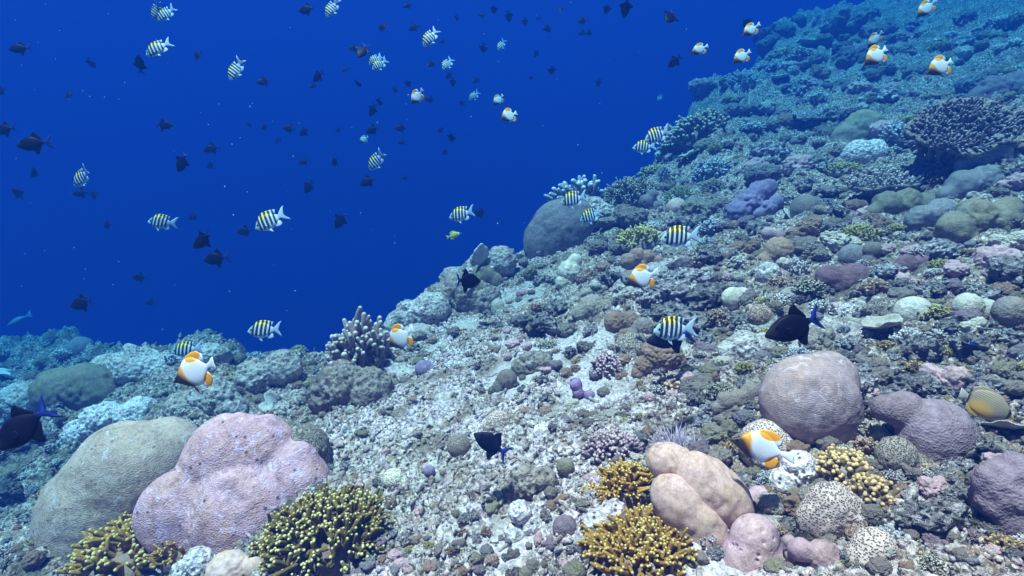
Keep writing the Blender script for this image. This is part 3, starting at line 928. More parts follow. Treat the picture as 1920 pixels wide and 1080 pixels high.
# --- middle distance, top of the edge
lump("boulder_coral", "big grey boulder coral on the reef edge, overhanging at lower left", 'slate',
     [(1050, 428, 54), (1075, 412, 42), (1025, 450, 44), (1012, 475, 26)], 6, .15, .03, 5, foot=478, squash=.6, phrase="the grey boulder coral")
bush("finger_coral", "pale thick finger coral behind the grey boulder coral", 'bluebr', 1085, 345, 60, 34, n=40, rad=.085, length=.8, sub=1.2, taper=.85, knob=.08, up=.9, sides=8, phrase="the pale finger coral", pos=(1092, 372, 5.0), tilt=0.)
lump("reef_rock", "crusted rock ledge carrying the pale finger coral behind the grey boulder", 'rock', [(1085, 402, 30), (1112, 400, 30), (1135, 408, 24)], 5, .12, .12, 7, pits=.06, pscale=9, foot=440)
bush("branching_coral", "large dense dark bush coral right of the grey boulder coral", 'bush', 1190, 362, 62, 50, pos=(1190, 386, 4.85), n=260, rad=.03, length=.42, sub=2.2, taper=.7, phrase="the dense bush coral", base='rockd')
bush("branching_coral", "yellow-green branching coral left of the yellow-backed striped fish", 'yellow', 1203, 448, 48, 34, n=85, rad=.05, length=.5, sub=2, taper=.75, phrase="the yellow-green branching coral")
bush("branching_coral", "olive bush coral right of the dense dark bush coral", 'bushgr', 1278, 362, 32, 22, n=110, rad=.045, length=.4, sub=1.6, phrase="the olive bush coral")
bush("branching_coral", "grey-green bush coral between olive bush and lavender coral", 'bush', 1345, 350, 32, 22, n=90, rad=.05, length=.42, sub=1.6)
bush("branching_coral", "small knobby upright coral on the edge above the olive bush", 'bluebr', 1250, 325, 17, 24, n=50, rad=.1, length=.35, sub=1)
bush("staghorn_coral", "wide dark branching coral far up the reef edge", 'bush', 1320, 228, 78, 48, n=150, rad=.045, length=.42, sub=1.6, taper=.95, phrase="the far dark branching coral", base='dark' if False else 'rockd')
bush("branching_coral", "hazy blue bush coral highest on the reef edge", 'bluebr', 1400, 155, 36, 26, n=80, rad=.06, length=.4, sub=1.2, phrase="the hazy edge bush")
bush("branching_coral", "clumped blue-grey coral below the far dark branching coral", 'bluebr', 1345, 310, 44, 32, n=120, rad=.07, length=.3, sub=1.2)
lump("dome_coral", "tan round dome coral below the olive bush coral", 'tan', [(1268, 390, 19)], 4, .1, .03, phrase="the tan dome coral")
lump("knob_coral", "cluster of pale knobs below the dense bush coral", 'slate', [(1212, 378, 14), (1232, 388, 12), (1205, 402, 13), (1230, 405, 13), (1222, 365, 10)], 5, .03, .03)
lump("lobe_coral", "lavender lumpy ridge coral on the middle slope", 'lavender', [(1385, 400, 26), (1405, 382, 26), (1425, 362, 22), (1440, 352, 16), (1400, 410, 18)], 5, .05, .012, knobs=.13, kscale=5.5, phrase="the lavender lumpy coral")
lump("lobe_coral", "small lavender lumps below right of the lavender ridge coral", 'lavender', [(1440, 392, 16), (1455, 380, 14), (1425, 402, 13)], 4, .04, .012, knobs=.12, kscale=5)
plate("plate_coral", "white tilted disc coral beside the lavender lumps", 'white', 1481, 405, 18, (52, 28), .08, .07, phrase="the white disc coral")
lump("dome_coral", "grey-brown dome behind the white disc coral", 'greybr', [(1510, 392, 27), (1540, 393, 14)], 4, .05, .02)
lump("dome_coral", "brown domed coral with a sloping grey side in mid slope", 'brown', [(1460, 472, 28), (1485, 478, 20), (1432, 492, 18)], 5, .1, .02, phrase="the brown domed coral")
lump("lobe_coral", "three pale pinkish knobs in a row above the brown domed coral", 'rosy', [(1440, 438, 13), (1460, 442, 13), (1485, 448, 16)], 4, .02, .02)
bush("branching_coral", "white-tipped dark cluster coral left of the brown domed coral", 'pale', 1388, 487, 24, 22, n=46, rad=.11, length=.4, sub=.6, base='rockd')
bush("branching_coral", "white thin branching coral right of the brown domed coral", 'whitebr', 1498, 500, 32, 20, n=60, rad=.05, length=.6, sub=1.6, phrase="the white branching coral")
bush("branching_coral", "small white-tipped coral right of the yellow-backed striped fish", 'pale', 1302, 478, 15, 10, n=26, rad=.14, length=.5, sub=.5)
lump("dome_coral", "dome with a green rim below the white branching coral", 'rock', [(1440, 515, 24)], 4, .1, .05, 8)
lump("lobe_coral", "plum two-lobed coral in the middle of the right slope", 'plum', [(1555, 522, 26), (1600, 527, 34), (1575, 532, 30)], 5, .05, .02, phrase="the plum two-lobed coral")
lump("dome_coral", "grey dome left of the small round ball on the right slope", 'slate', [(1598, 482, 25)], 4, .1, .02)
lump("dome_coral", "small round grey ball coral above the plum two-lobed coral", 'greybr', [(1636, 470, 17), (1630, 490, 15)], 4, .08, .02)
lump("dome_coral", "smooth maroon tongue-shaped coral right of the plum coral", 'plum', [(1700, 497, 20), (1728, 492, 16), (1690, 505, 16)], 4, .1, .015)
bush("branching_coral", "yellow-green branching clump on the right slope above the grey dome", 'yellow', 1625, 440, 46, 26, n=130, rad=.05, length=.32, sub=1.5, phrase="the yellow-green clump")
lump("lobe_coral", "long smooth grey-lilac coral near the right edge", 'lavender' if False else 'slate', [(1805, 350, 30), (1845, 343, 34), (1880, 348, 26), (1775, 368, 18)], 5, .12, .012, phrase="the long grey-lilac coral")
lump("lobe_coral", "olive mound coral with ridges on the right slope", 'olive', [(1665, 385, 26), (1700, 383, 28), (1730, 390, 28), (1640, 398, 16)], 5, .08, .06, 7, knobs=.06, kscale=5, phrase="the olive ridged mound")
lump("knob_coral", "big olive-tan lumpy coral near the right edge", 'olive', [(1790, 430, 32), (1830, 408, 34), (1870, 420, 36), (1815, 448, 26), (1890, 395, 26)], 5, .05, .05, 6, knobs=.08, kscale=4, phrase="the olive-tan lumpy coral")
lump("reef_rock", "dark smooth rock under the olive ridged mound", 'slate', [(1730, 415, 30), (1765, 400, 28), (1750, 430, 26)], 5, .1, .03)
lump("lobe_coral", "violet lump at the right edge high on the slope", 'purple', [(1860, 178, 32), (1900, 168, 30), (1835, 185, 20)], 5, .06, .05, 6, knobs=.10, kscale=5)
table("table_coral", "large dark table coral with overhanging fingers, upper right", 'tablebr', 1810, 240, 98, 66, (50, -18), n=330, rad=.034, length=.45, phrase="the large table coral", squash=.75)
table("table_coral", "long stubby-fingered ledge coral below the large table coral", 'pale', 1662, 338, 78, 40, (36, -10), n=170, rad=.04, length=.2, phrase="the stubby ledge coral", squash=.55)
table("table_coral", "small flat-topped table coral in the hazy upper slope", 'bluebr', 1530, 218, 40, 22, (30, -4), n=150, rad=.03, length=.08, phrase="the small table coral", squash=.8)
lump("dome_coral", "big yellowish dome coral left of the large table coral", 'olive', [(1620, 245, 38), (1590, 262, 30), (1645, 265, 28)], 5, .1, .06, 6, knobs=.06, kscale=6, phrase="the yellowish dome coral")
bush("branching_coral", "pale yellow-green patch of low coral above the stubby ledge coral", 'yellow', 1590, 318, 42, 16, n=150, rad=.04, length=.25, sub=1)
lump("reef_rock", "bright pale rock slab left under the large table coral", 'rockw', [(1610, 290, 28), (1640, 285, 24)], 4, .1, .08, 7)
lump("dome_coral", "round brown dome at the shaded foot of the large table coral", 'greybr', [(1722, 320, 23)], 4, .1, .02)
lump("knob_coral", "pale lumpy coral right of the shade under the large table coral", 'cream', [(1830, 300, 26), (1865, 295, 28), (1810, 310, 18)], 5, .05, .06, 8, knobs=.1, kscale=6)

# --- middle
lump("lobe_coral", "tan fist-like lobed coral below the grey boulder coral", 'cream', [(1068, 510, 22), (1078, 490, 14), (1060, 530, 18), (1078, 538, 12)], 5, .04, .02, knobs=.06, kscale=4, phrase="the tan fist-like coral")
lump("ring_coral", "warty brown ring-shaped coral above the middle butterflyfish", 'brown', [(1178, 490, 15), (1195, 480, 15), (1215, 483, 14), (1232, 494, 15), (1205, 498, 14)], 5, .05, .03, 8, knobs=.07, kscale=9, phrase="the warty brown ring")
lump("ridge_coral", "ridged grey-brown lobe coral in the middle of the slope", 'mazeo' if False else 'honeyd', [(1110, 578, 26), (1130, 585, 24), (1090, 588, 18)], 5, .08, .03, phrase="the ridged grey-brown lobe")
lump("dome_coral", "brownish low dome right of the ridged grey-brown lobe", 'brown', [(1155, 605, 22), (1180, 603, 20)], 5, .1, .05, 9)
lump("dome_coral", "flat grey-purple dome with warts left of the largest striped fish", 'greybr', [(1205, 615, 20), (1188, 628, 16)], 5, .1, .05, 9)
lump("knob_coral", "brown knobby coral under the largest striped fish", 'brown', [(1245, 668, 34), (1262, 680, 24), (1225, 660, 22)], 6, .05, .02, knobs=.12, kscale=6, phrase="the brown knobby coral")
lump("knob_coral", "smaller brown knobs left of the brown knobby coral", 'brown', [(1208, 685, 18), (1198, 700, 14), (1215, 672, 12)], 5, .05, .02, knobs=.11, kscale=5)
bush("cauliflower_coral", "chunky brown rod coral below the brown knobby coral", 'brownbr', 1262, 706, 32, 22, n=56, rad=.105, length=.35, sub=.5, taper=1.0, sides=8)
bush("cauliflower_coral", "pale-tipped brown bushy coral left of the brown knobby coral", 'mauvebr', 1142, 682, 36, 32, n=95, rad=.07, length=.3, sub=1, taper=.95, phrase="the pale-tipped bushy coral")
bush("branching_coral", "tiny pale yellow coral below the pale-tipped bushy coral", 'whitebr', 1145, 722, 17, 10, n=24, rad=.12, length=.5, sub=1)
lump("lobe_coral", "violet two-lump coral in the middle of the rubble", 'violet', [(1080, 722, 12), (1084, 736, 11), (1105, 742, 11), (1103, 755, 8)], 4, .03, .015, phrase="the violet two-lump coral")
lump("dome_coral", "grey-brown egg-shaped coral in the rubble above the black fish", 'greybr', [(950, 712, 20), (938, 726, 15)], 4, .1, .02, phrase="the egg-shaped coral")
lump("reef_rock", "dark ringed rock above the egg-shaped coral", 'rockd', [(995, 685, 26), (1015, 680, 22), (975, 690, 18)], 5, .1, .1, 7, pits=.05, pscale=9, phrase="the dark ringed rock")
lump("honeycomb_coral", "pale spotted coral behind the black fish on the rubble", 'honey', [(935, 792, 23), (950, 808, 18), (918, 800, 14)], 5, .07, .02, phrase="the pale spotted coral")
lump("honeycomb_coral", "dark honeycomb coral left of the black fish on the rubble", 'honeyd', [(860, 836, 22)], 4, .1, .02)
lump("honeycomb_coral", "pale honeycomb coral on the rubble, right of the fire coral tips", 'honeyp', [(738, 898, 20), (752, 906, 14)], 5, .08, .02, phrase="the pale honeycomb coral")
lump("lobe_coral", "tiny lilac ball coral right of the pale honeycomb coral", 'lavender', [(805, 883, 11)], 3, .1, .02)
lump("dome_coral", "small dark olive furry ball coral on the rubble", 'olive', [(1060, 875, 17)], 4, .1, .03, 14, phrase="the dark olive ball")
lump("knob_coral", "whitish lilac knobbly coral at the bottom centre", 'rockw', [(975, 960, 22), (995, 985, 20), (965, 1000, 20), (985, 1020, 16)], 5, .04, .07, 6, knobs=.08, kscale=5, phrase="the whitish knobbly coral")
lump("reef_rock", "brown weedy rock right of the tiny lilac ball", 'rockd', [(985, 905, 34), (1020, 900, 26), (960, 925, 22)], 5, .12, .1, 8, pits=.05, pscale=9)
lump("dome_coral", "purple-grey fuzzy mound right of the whitish knobbly coral", 'purple', [(1060, 990, 24), (1075, 1000, 16)], 4, .1, .05, 12)
lump("reef_rock", "pink crusted rock above the bottom fire coral", 'rockw', [(1120, 985, 32), (1150, 965, 28), (1100, 1015, 26)], 5, .1, .12, 7, pits=.06, pscale=9, phrase="the pink crusted rock")
lump("reef_rock", "pale rock with brown stain in the rubble above the dark olive ball", 'rockw', [(1015, 812, 17)], 4, .1, .1, 7, pits=.05, pscale=9)
bush("cauliflower_coral", "mauve stubby branching coral left of the feathery coral", 'mauvebr', 1155, 838, 66, 38, n=150, rad=.05, length=.3, sub=1.5, taper=.95, phrase="the mauve stubby coral")
bush("soft_coral", "feathery pale lilac coral behind the tan lobes", 'soft', 1285, 812, 58, 56, n=85, rad=.018, length=.95, sub=6, up=1.2, taper=.5, base='rock', hfrac=.5, phrase="the feathery lilac coral")

# --- foreground right
bush("fire_coral", "golden thick-fingered fire coral left of the tan lobes", 'fire', 1180, 915, 68, 52, n=90, rad=.06, length=.55, sub=1.9, taper=.55, sides=7, phrase="the golden fire coral", base='brown')
bush("fire_coral", "wide golden fire coral at the bottom edge below the tan lobes", 'fire', 1212, 1035, 130, 62, n=250, rad=.04, length=.36, sub=2, taper=.6, sides=7, phrase="the bottom fire coral", base='brown')
bush("fire_coral", "small orange fire coral sprig left of the golden fire coral", 'fire', 1110, 932, 24, 14, n=22, rad=.12, length=.5, sub=1, taper=.8)
lobed("lobe_coral", "tan coral of three long smooth sausage-like lobes", 'tan',
      [[(1250, 872, 32, 25), (1268, 874, 34, 22), (1285, 880, 30, 20)], [(1295, 890, 38, 10), (1315, 902, 43, 5), (1336, 918, 46), (1352, 936, 46), (1365, 952, 42)], [(1255, 922, 37, -10), (1272, 940, 42, -12), (1290, 962, 44, -15), (1308, 984, 42, -18), (1322, 1002, 38, -20)]], foot=1005, phrase="the tan lobes", level=5)
lump("lobe_coral", "rosy smooth coral with dark holes at the bottom, right of the tan lobes", 'rosy', [(1415, 1010, 45), (1405, 1050, 52), (1445, 1045, 40)], 6, .1, .01, 6, pits=.10, pscale=4.2, foot=1060, phrase="the rosy holed coral")
lump("lobe_coral", "small brownish pink lobe between tan lobes and rosy holed coral", 'rosy', [(1425, 935, 24), (1408, 940, 20)], 4, .1, .015)
lump("honeycomb_coral", "large pale honeycomb coral at the lower right", 'honey', [(1560, 950, 46), (1590, 975, 48), (1535, 975, 40)], 5, .1, .02, phrase="the large honeycomb coral", foot=1000)
lump("honeycomb_coral", "second pale honeycomb coral below the large one", 'honey', [(1640, 1030, 40), (1625, 1050, 38)], 5, .1, .02, foot=1060)
lump("lobe_coral", "rosy sausage lobe at the bottom below the large honeycomb coral", 'rosy', [(1545, 1045, 32), (1580, 1065, 34), (1500, 1030, 22)], 5, .08, .012, foot=1070)
lump("lobe_coral", "pair of small rosy knobs beside the rosy holed coral", 'rosy', [(1488, 1040, 16), (1503, 1062, 18), (1480, 1015, 13)], 4, .03, .015)
lump("boulder_coral", "big round mauve boulder coral at the right with fine ridges", 'mauve', [(1517, 752, 88), (1560, 718, 58, 20), (1538, 778, 76, 5)], 6, .06, .025, 4, foot=820, phrase="the mauve boulder")
lump("knob_coral", "grey-brown knob cluster coral left of the mauve boulder", 'greybr', [(1362, 752, 18), (1385, 748, 18), (1372, 775, 20), (1352, 785, 15), (1390, 770, 17), (1360, 800, 16), (1407, 735, 18), (1345, 765, 12)], 5, .025, .02, 6, knobs=.07, kscale=4, phrase="the grey-brown knob cluster")
lump("brain_coral", "orange-tan rounded coral behind the largest butterflyfish", 'honey', [(1440, 838, 52), (1480, 850, 34)], 5, .1, .02, foot=862)
lump("lobe_coral", "purple lumpy boulder coral right of the mauve boulder", 'purple', [(1755, 815, 66), (1710, 775, 38, 15), (1740, 850, 52), (1790, 830, 40), (1675, 770, 26, 20)], 6, .06, .02, 7, knobs=.03, kscale=4, foot=860, phrase="the purple lumpy boulder")
bush("finger_coral", "brown chunky finger coral below the mauve boulder", 'chunky', 1600, 868, 62, 36, n=95, rad=.075, length=.32, sub=1, taper=.95, sides=8, base='rockd', phrase="the brown chunky fingers")
bush("finger_coral", "yellow-tipped chunky fingers right of the large honeycomb coral", 'chunky', 1655, 928, 50, 34, n=60, rad=.09, length=.34, sub=.8, taper=.95, sides=8, base='rockd')
lump("reef_rock", "flat speckled rock left of the brown chunky fingers", 'rockw', [(1500, 880, 34), (1540, 885, 26), (1470, 905, 26)], 5, .1, .1, 8, pits=.05, pscale=11)
lump("brain_coral", "speckled ridge coral below the purple lumpy boulder", 'honeyd', [(1680, 855, 36), (1715, 880, 32)], 5, .1, .03)
lump("boulder_coral", "dark purplish mass at the lower right edge", 'purple', [(1880, 930, 50), (1905, 890, 42), (1900, 975, 52), (1860, 900, 34)], 5, .12, .05, 5, foot=990, phrase="the dark right edge mass")
plate("plate_coral", "thin-rimmed plate coral right of the black fish, casting shade", 'plate', 1655, 612, 34, (-2, 14), .34, .08, phrase="the shade-casting plate coral", raise_px=16)
lump("dome_coral", "speckled dome coral right behind the shade-casting plate coral", 'plate', [(1710, 588, 32), (1722, 582, 24)], 5, .1, .02)
plate("plate_coral", "white-rimmed plate coral cut by the right edge", 'plate', 1895, 800, 44, (8, 6), .2, .05, phrase="the white-rimmed edge plate", raise_px=18)
lump("brain_coral", "orange-tan brain coral left of the black fish with blue tail", 'mazeo', [(1425, 592, 22), (1440, 600, 17)], 5, .1, .02, phrase="the orange-tan brain coral")
lump("dome_coral", "low tan dome above the orange-tan brain coral", 'cream', [(1375, 560, 22), (1390, 556, 18)], 4, .1, .03)
lump("knob_coral", "tan round lumps near the right edge above the oval fish", 'cream', [(1815, 575, 26), (1848, 582, 22), (1835, 598, 22)], 5, .04, .02, phrase="the tan round lumps")
lump("knob_coral", "brown round lumps cut by the right edge", 'greybr', [(1895, 585, 30), (1912, 610, 26)], 5, .05, .02)
lump("reef_rock", "overhanging flat rock right of the chunky brown rod coral", 'rock', [(1395, 655, 34), (1430, 650, 26), (1365, 662, 24)], 5, .12, .1, 8, pits=.05, pscale=10, phrase="the flat middle rock")
lump("reef_rock", "brown weedy rock beneath the black fish with blue tail", 'rockd', [(1540, 632, 24), (1520, 645, 20), (1560, 640, 16)], 5, .1, .12, 8, pits=.05, pscale=10)
bush("branching_coral", "white-tipped coral above the black fish with blue tail", 'pale', 1465, 568, 28, 16, n=50, rad=.08, length=.4, sub=1)
bush("branching_coral", "scrubby white branching coral left of the shade-casting plate", 'whitebr', 1590, 578, 36, 15, n=60, rad=.06, length=.45, sub=1.2)

# ------------------------------------------------------------------ the many small colonies and rocks, each its own object
PROTO = {}
def proto(kind, key, var):
    k = (kind, var)
    if k not in PROTO:
        rg = np.random.default_rng(hash((kind == 'bush', var, len(kind))) % 1000 + 17)
        sd = var * 13 + len(kind)
        if kind == 'head':
            bl = [(0, 0, 0, .9)] + [(rg.uniform(-.5, .5), rg.uniform(-.4, .4), rg.uniform(-.1, .35), rg.uniform(.35, .6)) for _ in range(var % 3)]
            v, f = blob(5, bl, .12, .26, 2.8, sd, knobs=.08 + .07 * (var % 2), kscale=5)
            me = mesh_from("small_head", v * np.array([1, .9, .8]), f, cm(key))
        elif kind == 'lumpy':
            bl = [(rg.uniform(-.6, .6), rg.uniform(-.5, .5), rg.uniform(-.2, .4), rg.uniform(.32, .55)) for _ in range(7)] + [(0, 0, 0, .6)]
            v, f = blob(5, bl, .05, .14, 4, sd, knobs=.24, kscale=4.2)
            me = mesh_from("small_lumps", v * np.array([1, .9, .9]), f, cm(key))
        elif kind == 'rock':
            bl = [(rg.uniform(-.7, .7), rg.uniform(-.5, .5), rg.uniform(-.2, .3), rg.uniform(.35, .6)) for _ in range(5)] + [(0, 0, 0, .6)]
            v, f = blob(5, bl, .1, .42, 3.4, sd, pits=.22, pscale=4.5, knobs=.16, kscale=4.2)
            me = mesh_from("small_rock", v * np.array([1, .9, .75]), f, cm(key))
        elif kind == 'bush':
            me = bush_mesh("small_bush", cm(key), rg, 70, .85, .55, .065, .42, 1.4, 5, .6, False, .06, .8)
        elif kind == 'fingers':
            me = bush_mesh("small_fingers", cm(key), rg, 36, .8, .5, .10, .5, .7, 6, .8, False, .08, .85)
        elif kind == 'plate':
            me = plate_mesh("small_plate", cm(key), 1.0, sd, .28, .14, .06, 40, 8)
        PROTO[k] = me
    k2 = (kind, key, var)
    if k2 not in PROTO:
        me = PROTO[k].copy()
        me.materials.clear(); me.materials.append(cm(key, True))
        PROTO[k2] = me
    return PROTO[k2]

ADJ = {'greybr': 'grey-brown', 'slate': 'grey', 'cream': 'cream', 'brown': 'brown', 'olive': 'olive', 'lavender': 'lavender', 'plum': 'plum', 'purple': 'purplish', 'rosy': 'rosy',
       'maze': 'maze-patterned', 'mazeo': 'orange-tan maze', 'honeyd': 'spotted', 'honey': 'pale spotted', 'rock': 'grey pitted', 'rockd': 'dark pitted', 'rockw': 'pale pitted', 'bush': 'olive', 'bluebr': 'grey', 'pale': 'white-tipped',
       'mauvebr': 'mauve', 'brownbr': 'brown', 'bushgr': 'green', 'yellow': 'yellowish', 'dark': 'dark', 'whitebr': 'white', 'plate': 'tan', 'white': 'white', 'chunky': 'brown', 'dead': 'dead grey'}
NOUN = {'head': ('dome_coral', 'round coral head'), 'lumpy': ('knob_coral', 'lumpy coral'), 'rock': ('reef_rock', 'reef rock'), 'bush': ('branching_coral', 'bushy coral'),
        'fingers': ('finger_coral', 'stubby finger coral'), 'plate': ('plate_coral', 'plate coral')}
GRP = {'head': 'round coral heads on the slope', 'lumpy': 'lumpy corals on the slope', 'rock': 'rocks on the slope', 'bush': 'bushy corals on the slope', 'fingers': 'finger corals on the slope', 'plate': 'plate corals on the slope'}

def reef_where(px, py, rank=0):
    b = sorted(LANDMARKS, key=lambda q: math.hypot(q[0] - px, q[1] - py))[rank]
    dx, dy = px - b[0], b[1] - py
    d = math.hypot(dx, dy)
    h = "right of" if dx > 0 else "left of"; v_ = "above" if dy > 0 else "below"
    w = h if abs(dx) > 2.2 * abs(dy) else (v_ if abs(dy) > 2.2 * abs(dx) else v_ + " and " + h)
    return ("just " if d < 40 else ("well " if d > 120 else "")) + w + " " + b[2]

SEEN = {}
def small(kind, key, var, px, py, r, seed):
    p = next((q for q in (hit(px, py + r * .5 + k) for k in (0, 6, 12)) if q is not None and q.y < 14), None)
    if p is None: return False
    if p.y > np.interp(p.x, EX, EY) + 1.2: return False
    me = proto(kind, key, var)
    name, noun = NOUN[kind]
    o = obj(name, me)
    s = r * p.y / FOC
    rr = random.Random(seed)
    sink = {'head': .25, 'lumpy': .25, 'rock': .15, 'bush': -.05, 'fingers': 0., 'plate': -.25}[kind]
    n = normal_at(p.x, p.y, .08).lerp(Vector((0, 0, 1)), .5)
    o.rotation_mode = 'QUATERNION'
    o.rotation_quaternion = n.to_track_quat('Z', 'Y') @ Matrix.Rotation(rr.uniform(0, 6.28), 3, 'Z').to_quaternion()
    o.scale = (s * rr.uniform(.85, 1.15), s * rr.uniform(.85, 1.15), s * rr.uniform(.75, 1.15))
    o.location = p + Vector((0, s * .3, s * (.35 - sink)))
    o.location.z = ground_z(o.location.x, o.location.y) + s * ({'head': .18, 'lumpy': .25, 'rock': .2, 'bush': .0, 'fingers': .0, 'plate': .35}[kind])
    size = "tiny" if r < 13 else ("small" if r < 20 else ("mid-sized" if r < 30 else "large"))
    labs = [f"{size} {ADJ[key]} {noun} {reef_where(px, py, k)}" for k in range(3)]
    lab = next((l for l in labs if l not in SEEN), None)
    if lab is None:
        lab = labs[0]
        o2, y2, x2 = SEEN[lab]
        if not isinstance(o2, str):
            a, b_ = ("upper", "lower") if py < y2 else ("lower", "upper")
            if abs(py - y2) < 12: a, b_ = ("left-hand", "right-hand") if px < x2 else ("right-hand", "left-hand")
            nl = f"{a} {lab}"; ol = f"{b_} {lab}"
            if nl not in SEEN and ol not in SEEN:
                o2['label'] = ol; SEEN[ol] = (o2, y2, x2); lab = nl
    SEEN[lab] = (o, py, px)
    tag(o, lab, "rock" if kind == 'rock' else "coral", GRP[kind])
    OCC.append((px, py, r * .8))
    return True

def fill():
    rr = random.Random(5)
    tries = 0; made = 0
    OCC.append((1050, 435, 78))
    # bigger crusted blocks of reef rock first, then the small colonies between and on them
    for t in range(4000):
        if made >= 70: break
        px = rr.uniform(-20, 1940); py = rr.uniform(10, 1000)
        p = hit(px, py)
        if p is None or p.y > 13: continue
        if px < 1000 and not (px < 560 and py > 700): 
            if rr.random() < .93: continue
        if px < 1350 and py > 640: continue
        if p.y > 5 and rr.random() < .75: continue
        r = rr.uniform(24, 52) if p.y < 6 else rr.uniform(20, 44)
        if any(math.hypot(px - a, py - b) < (q + r) * .66 for a, b, q in OCC): continue
        if small('rock', rr.choice(['rock', 'rockw', 'rock']), rr.randrange(6), px, py, r, t):
            OCC[-1] = (px, py, r * .45); made += 1
    # the crest
    for t in range(60):
        x = rr.uniform(-5, 8); y = float(np.interp(x, EX, EY)) + rr.uniform(-.3, .5)
        z = float(H(x, y)); px, py = 960 + FOC * x / y, 540 - FOC * z / y
        if not (-30 < px < 1560): continue
        kind = rr.choice(['rock', 'bush', 'bush', 'lumpy', 'fingers'])
        key = rr.choice({'rock': ['rock', 'rockd'], 'bush': ['bush', 'bluebr', 'bushgr'], 'lumpy': ['slate', 'greybr'], 'fingers': ['bluebr', 'dead']}[kind])
        r = rr.uniform(12, 30)
        if any(math.hypot(px - a, py - b) < (q + r) * .6 for a, b, q in OCC): continue
        if small(kind, key, rr.randrange(4), px, py, r, t): made += 1
    while tries < 26000 and made < 1150:
        tries += 1
        px = rr.uniform(-20, 1940); py = rr.uniform(40, 1075)
        p = hit(px, py)
        if p is None or p.y > 13: continue
        pale = math.exp(-((px - 860) / 330) ** 2 - ((py - 850) / 210) ** 2)
        if rr.random() < pale * 1.15: continue
        far = p.y > 5
        r = rr.choice([12, 15, 18, 22, 27, 34, 38]) if px > 1000 else rr.choice([8, 10, 13, 16, 20, 26])
        if far: r = rr.choice([12, 15, 19, 23, 28, 34])
        if pale > .3: r = min(r, 14)
        if any(math.hypot(px - a, py - b) < (q + r) * (.52 if px > 1150 else .64) for a, b, q in OCC): continue
        w = rr.random()
        if px < 620 and py > 640 or py > 820 and w > .93:
            kind = 'rock' if w < .24 else ('fingers' if w < .6 else ('bush' if w < .85 else 'head'))
        elif far:
            kind = 'head' if w < .22 else ('lumpy' if w < .54 else ('bush' if w < .80 else ('rock' if w < .88 else ('fingers' if w < .97 else 'plate'))))
        elif px > 1250 and py < 700:
            kind = 'head' if w < .18 else ('lumpy' if w < .46 else ('bush' if w < .72 else ('rock' if w < .82 else 'fingers')))
        else:
            kind = 'rock' if w < .17 else ('head' if w < .36 else ('lumpy' if w < .66 else ('fingers' if w < .80 else 'bush')))
        key = rr.choice({'head': ['greybr', 'slate', 'brown', 'olive', 'brown', 'greybr', 'honeyd', 'rosy', 'maze', 'mazeo', 'plate'], 'lumpy': ['greybr', 'slate', 'olive', 'purple', 'cream', 'rosy', 'brown', 'greybr'],
                         'rock': ['rock', 'rockw', 'rockw', 'rock', 'rockd'], 'bush': ['bush', 'bluebr', 'pale', 'mauvebr', 'bushgr', 'whitebr', 'yellow', 'brownbr', 'bluebr'], 'fingers': ['pale', 'brownbr', 'chunky', 'dead', 'whitebr'],
                         'plate': ['plate', 'white']}[kind])
        if small(kind, key, rr.randrange(4), px, py, r, tries): made += 1
    return made
fill()
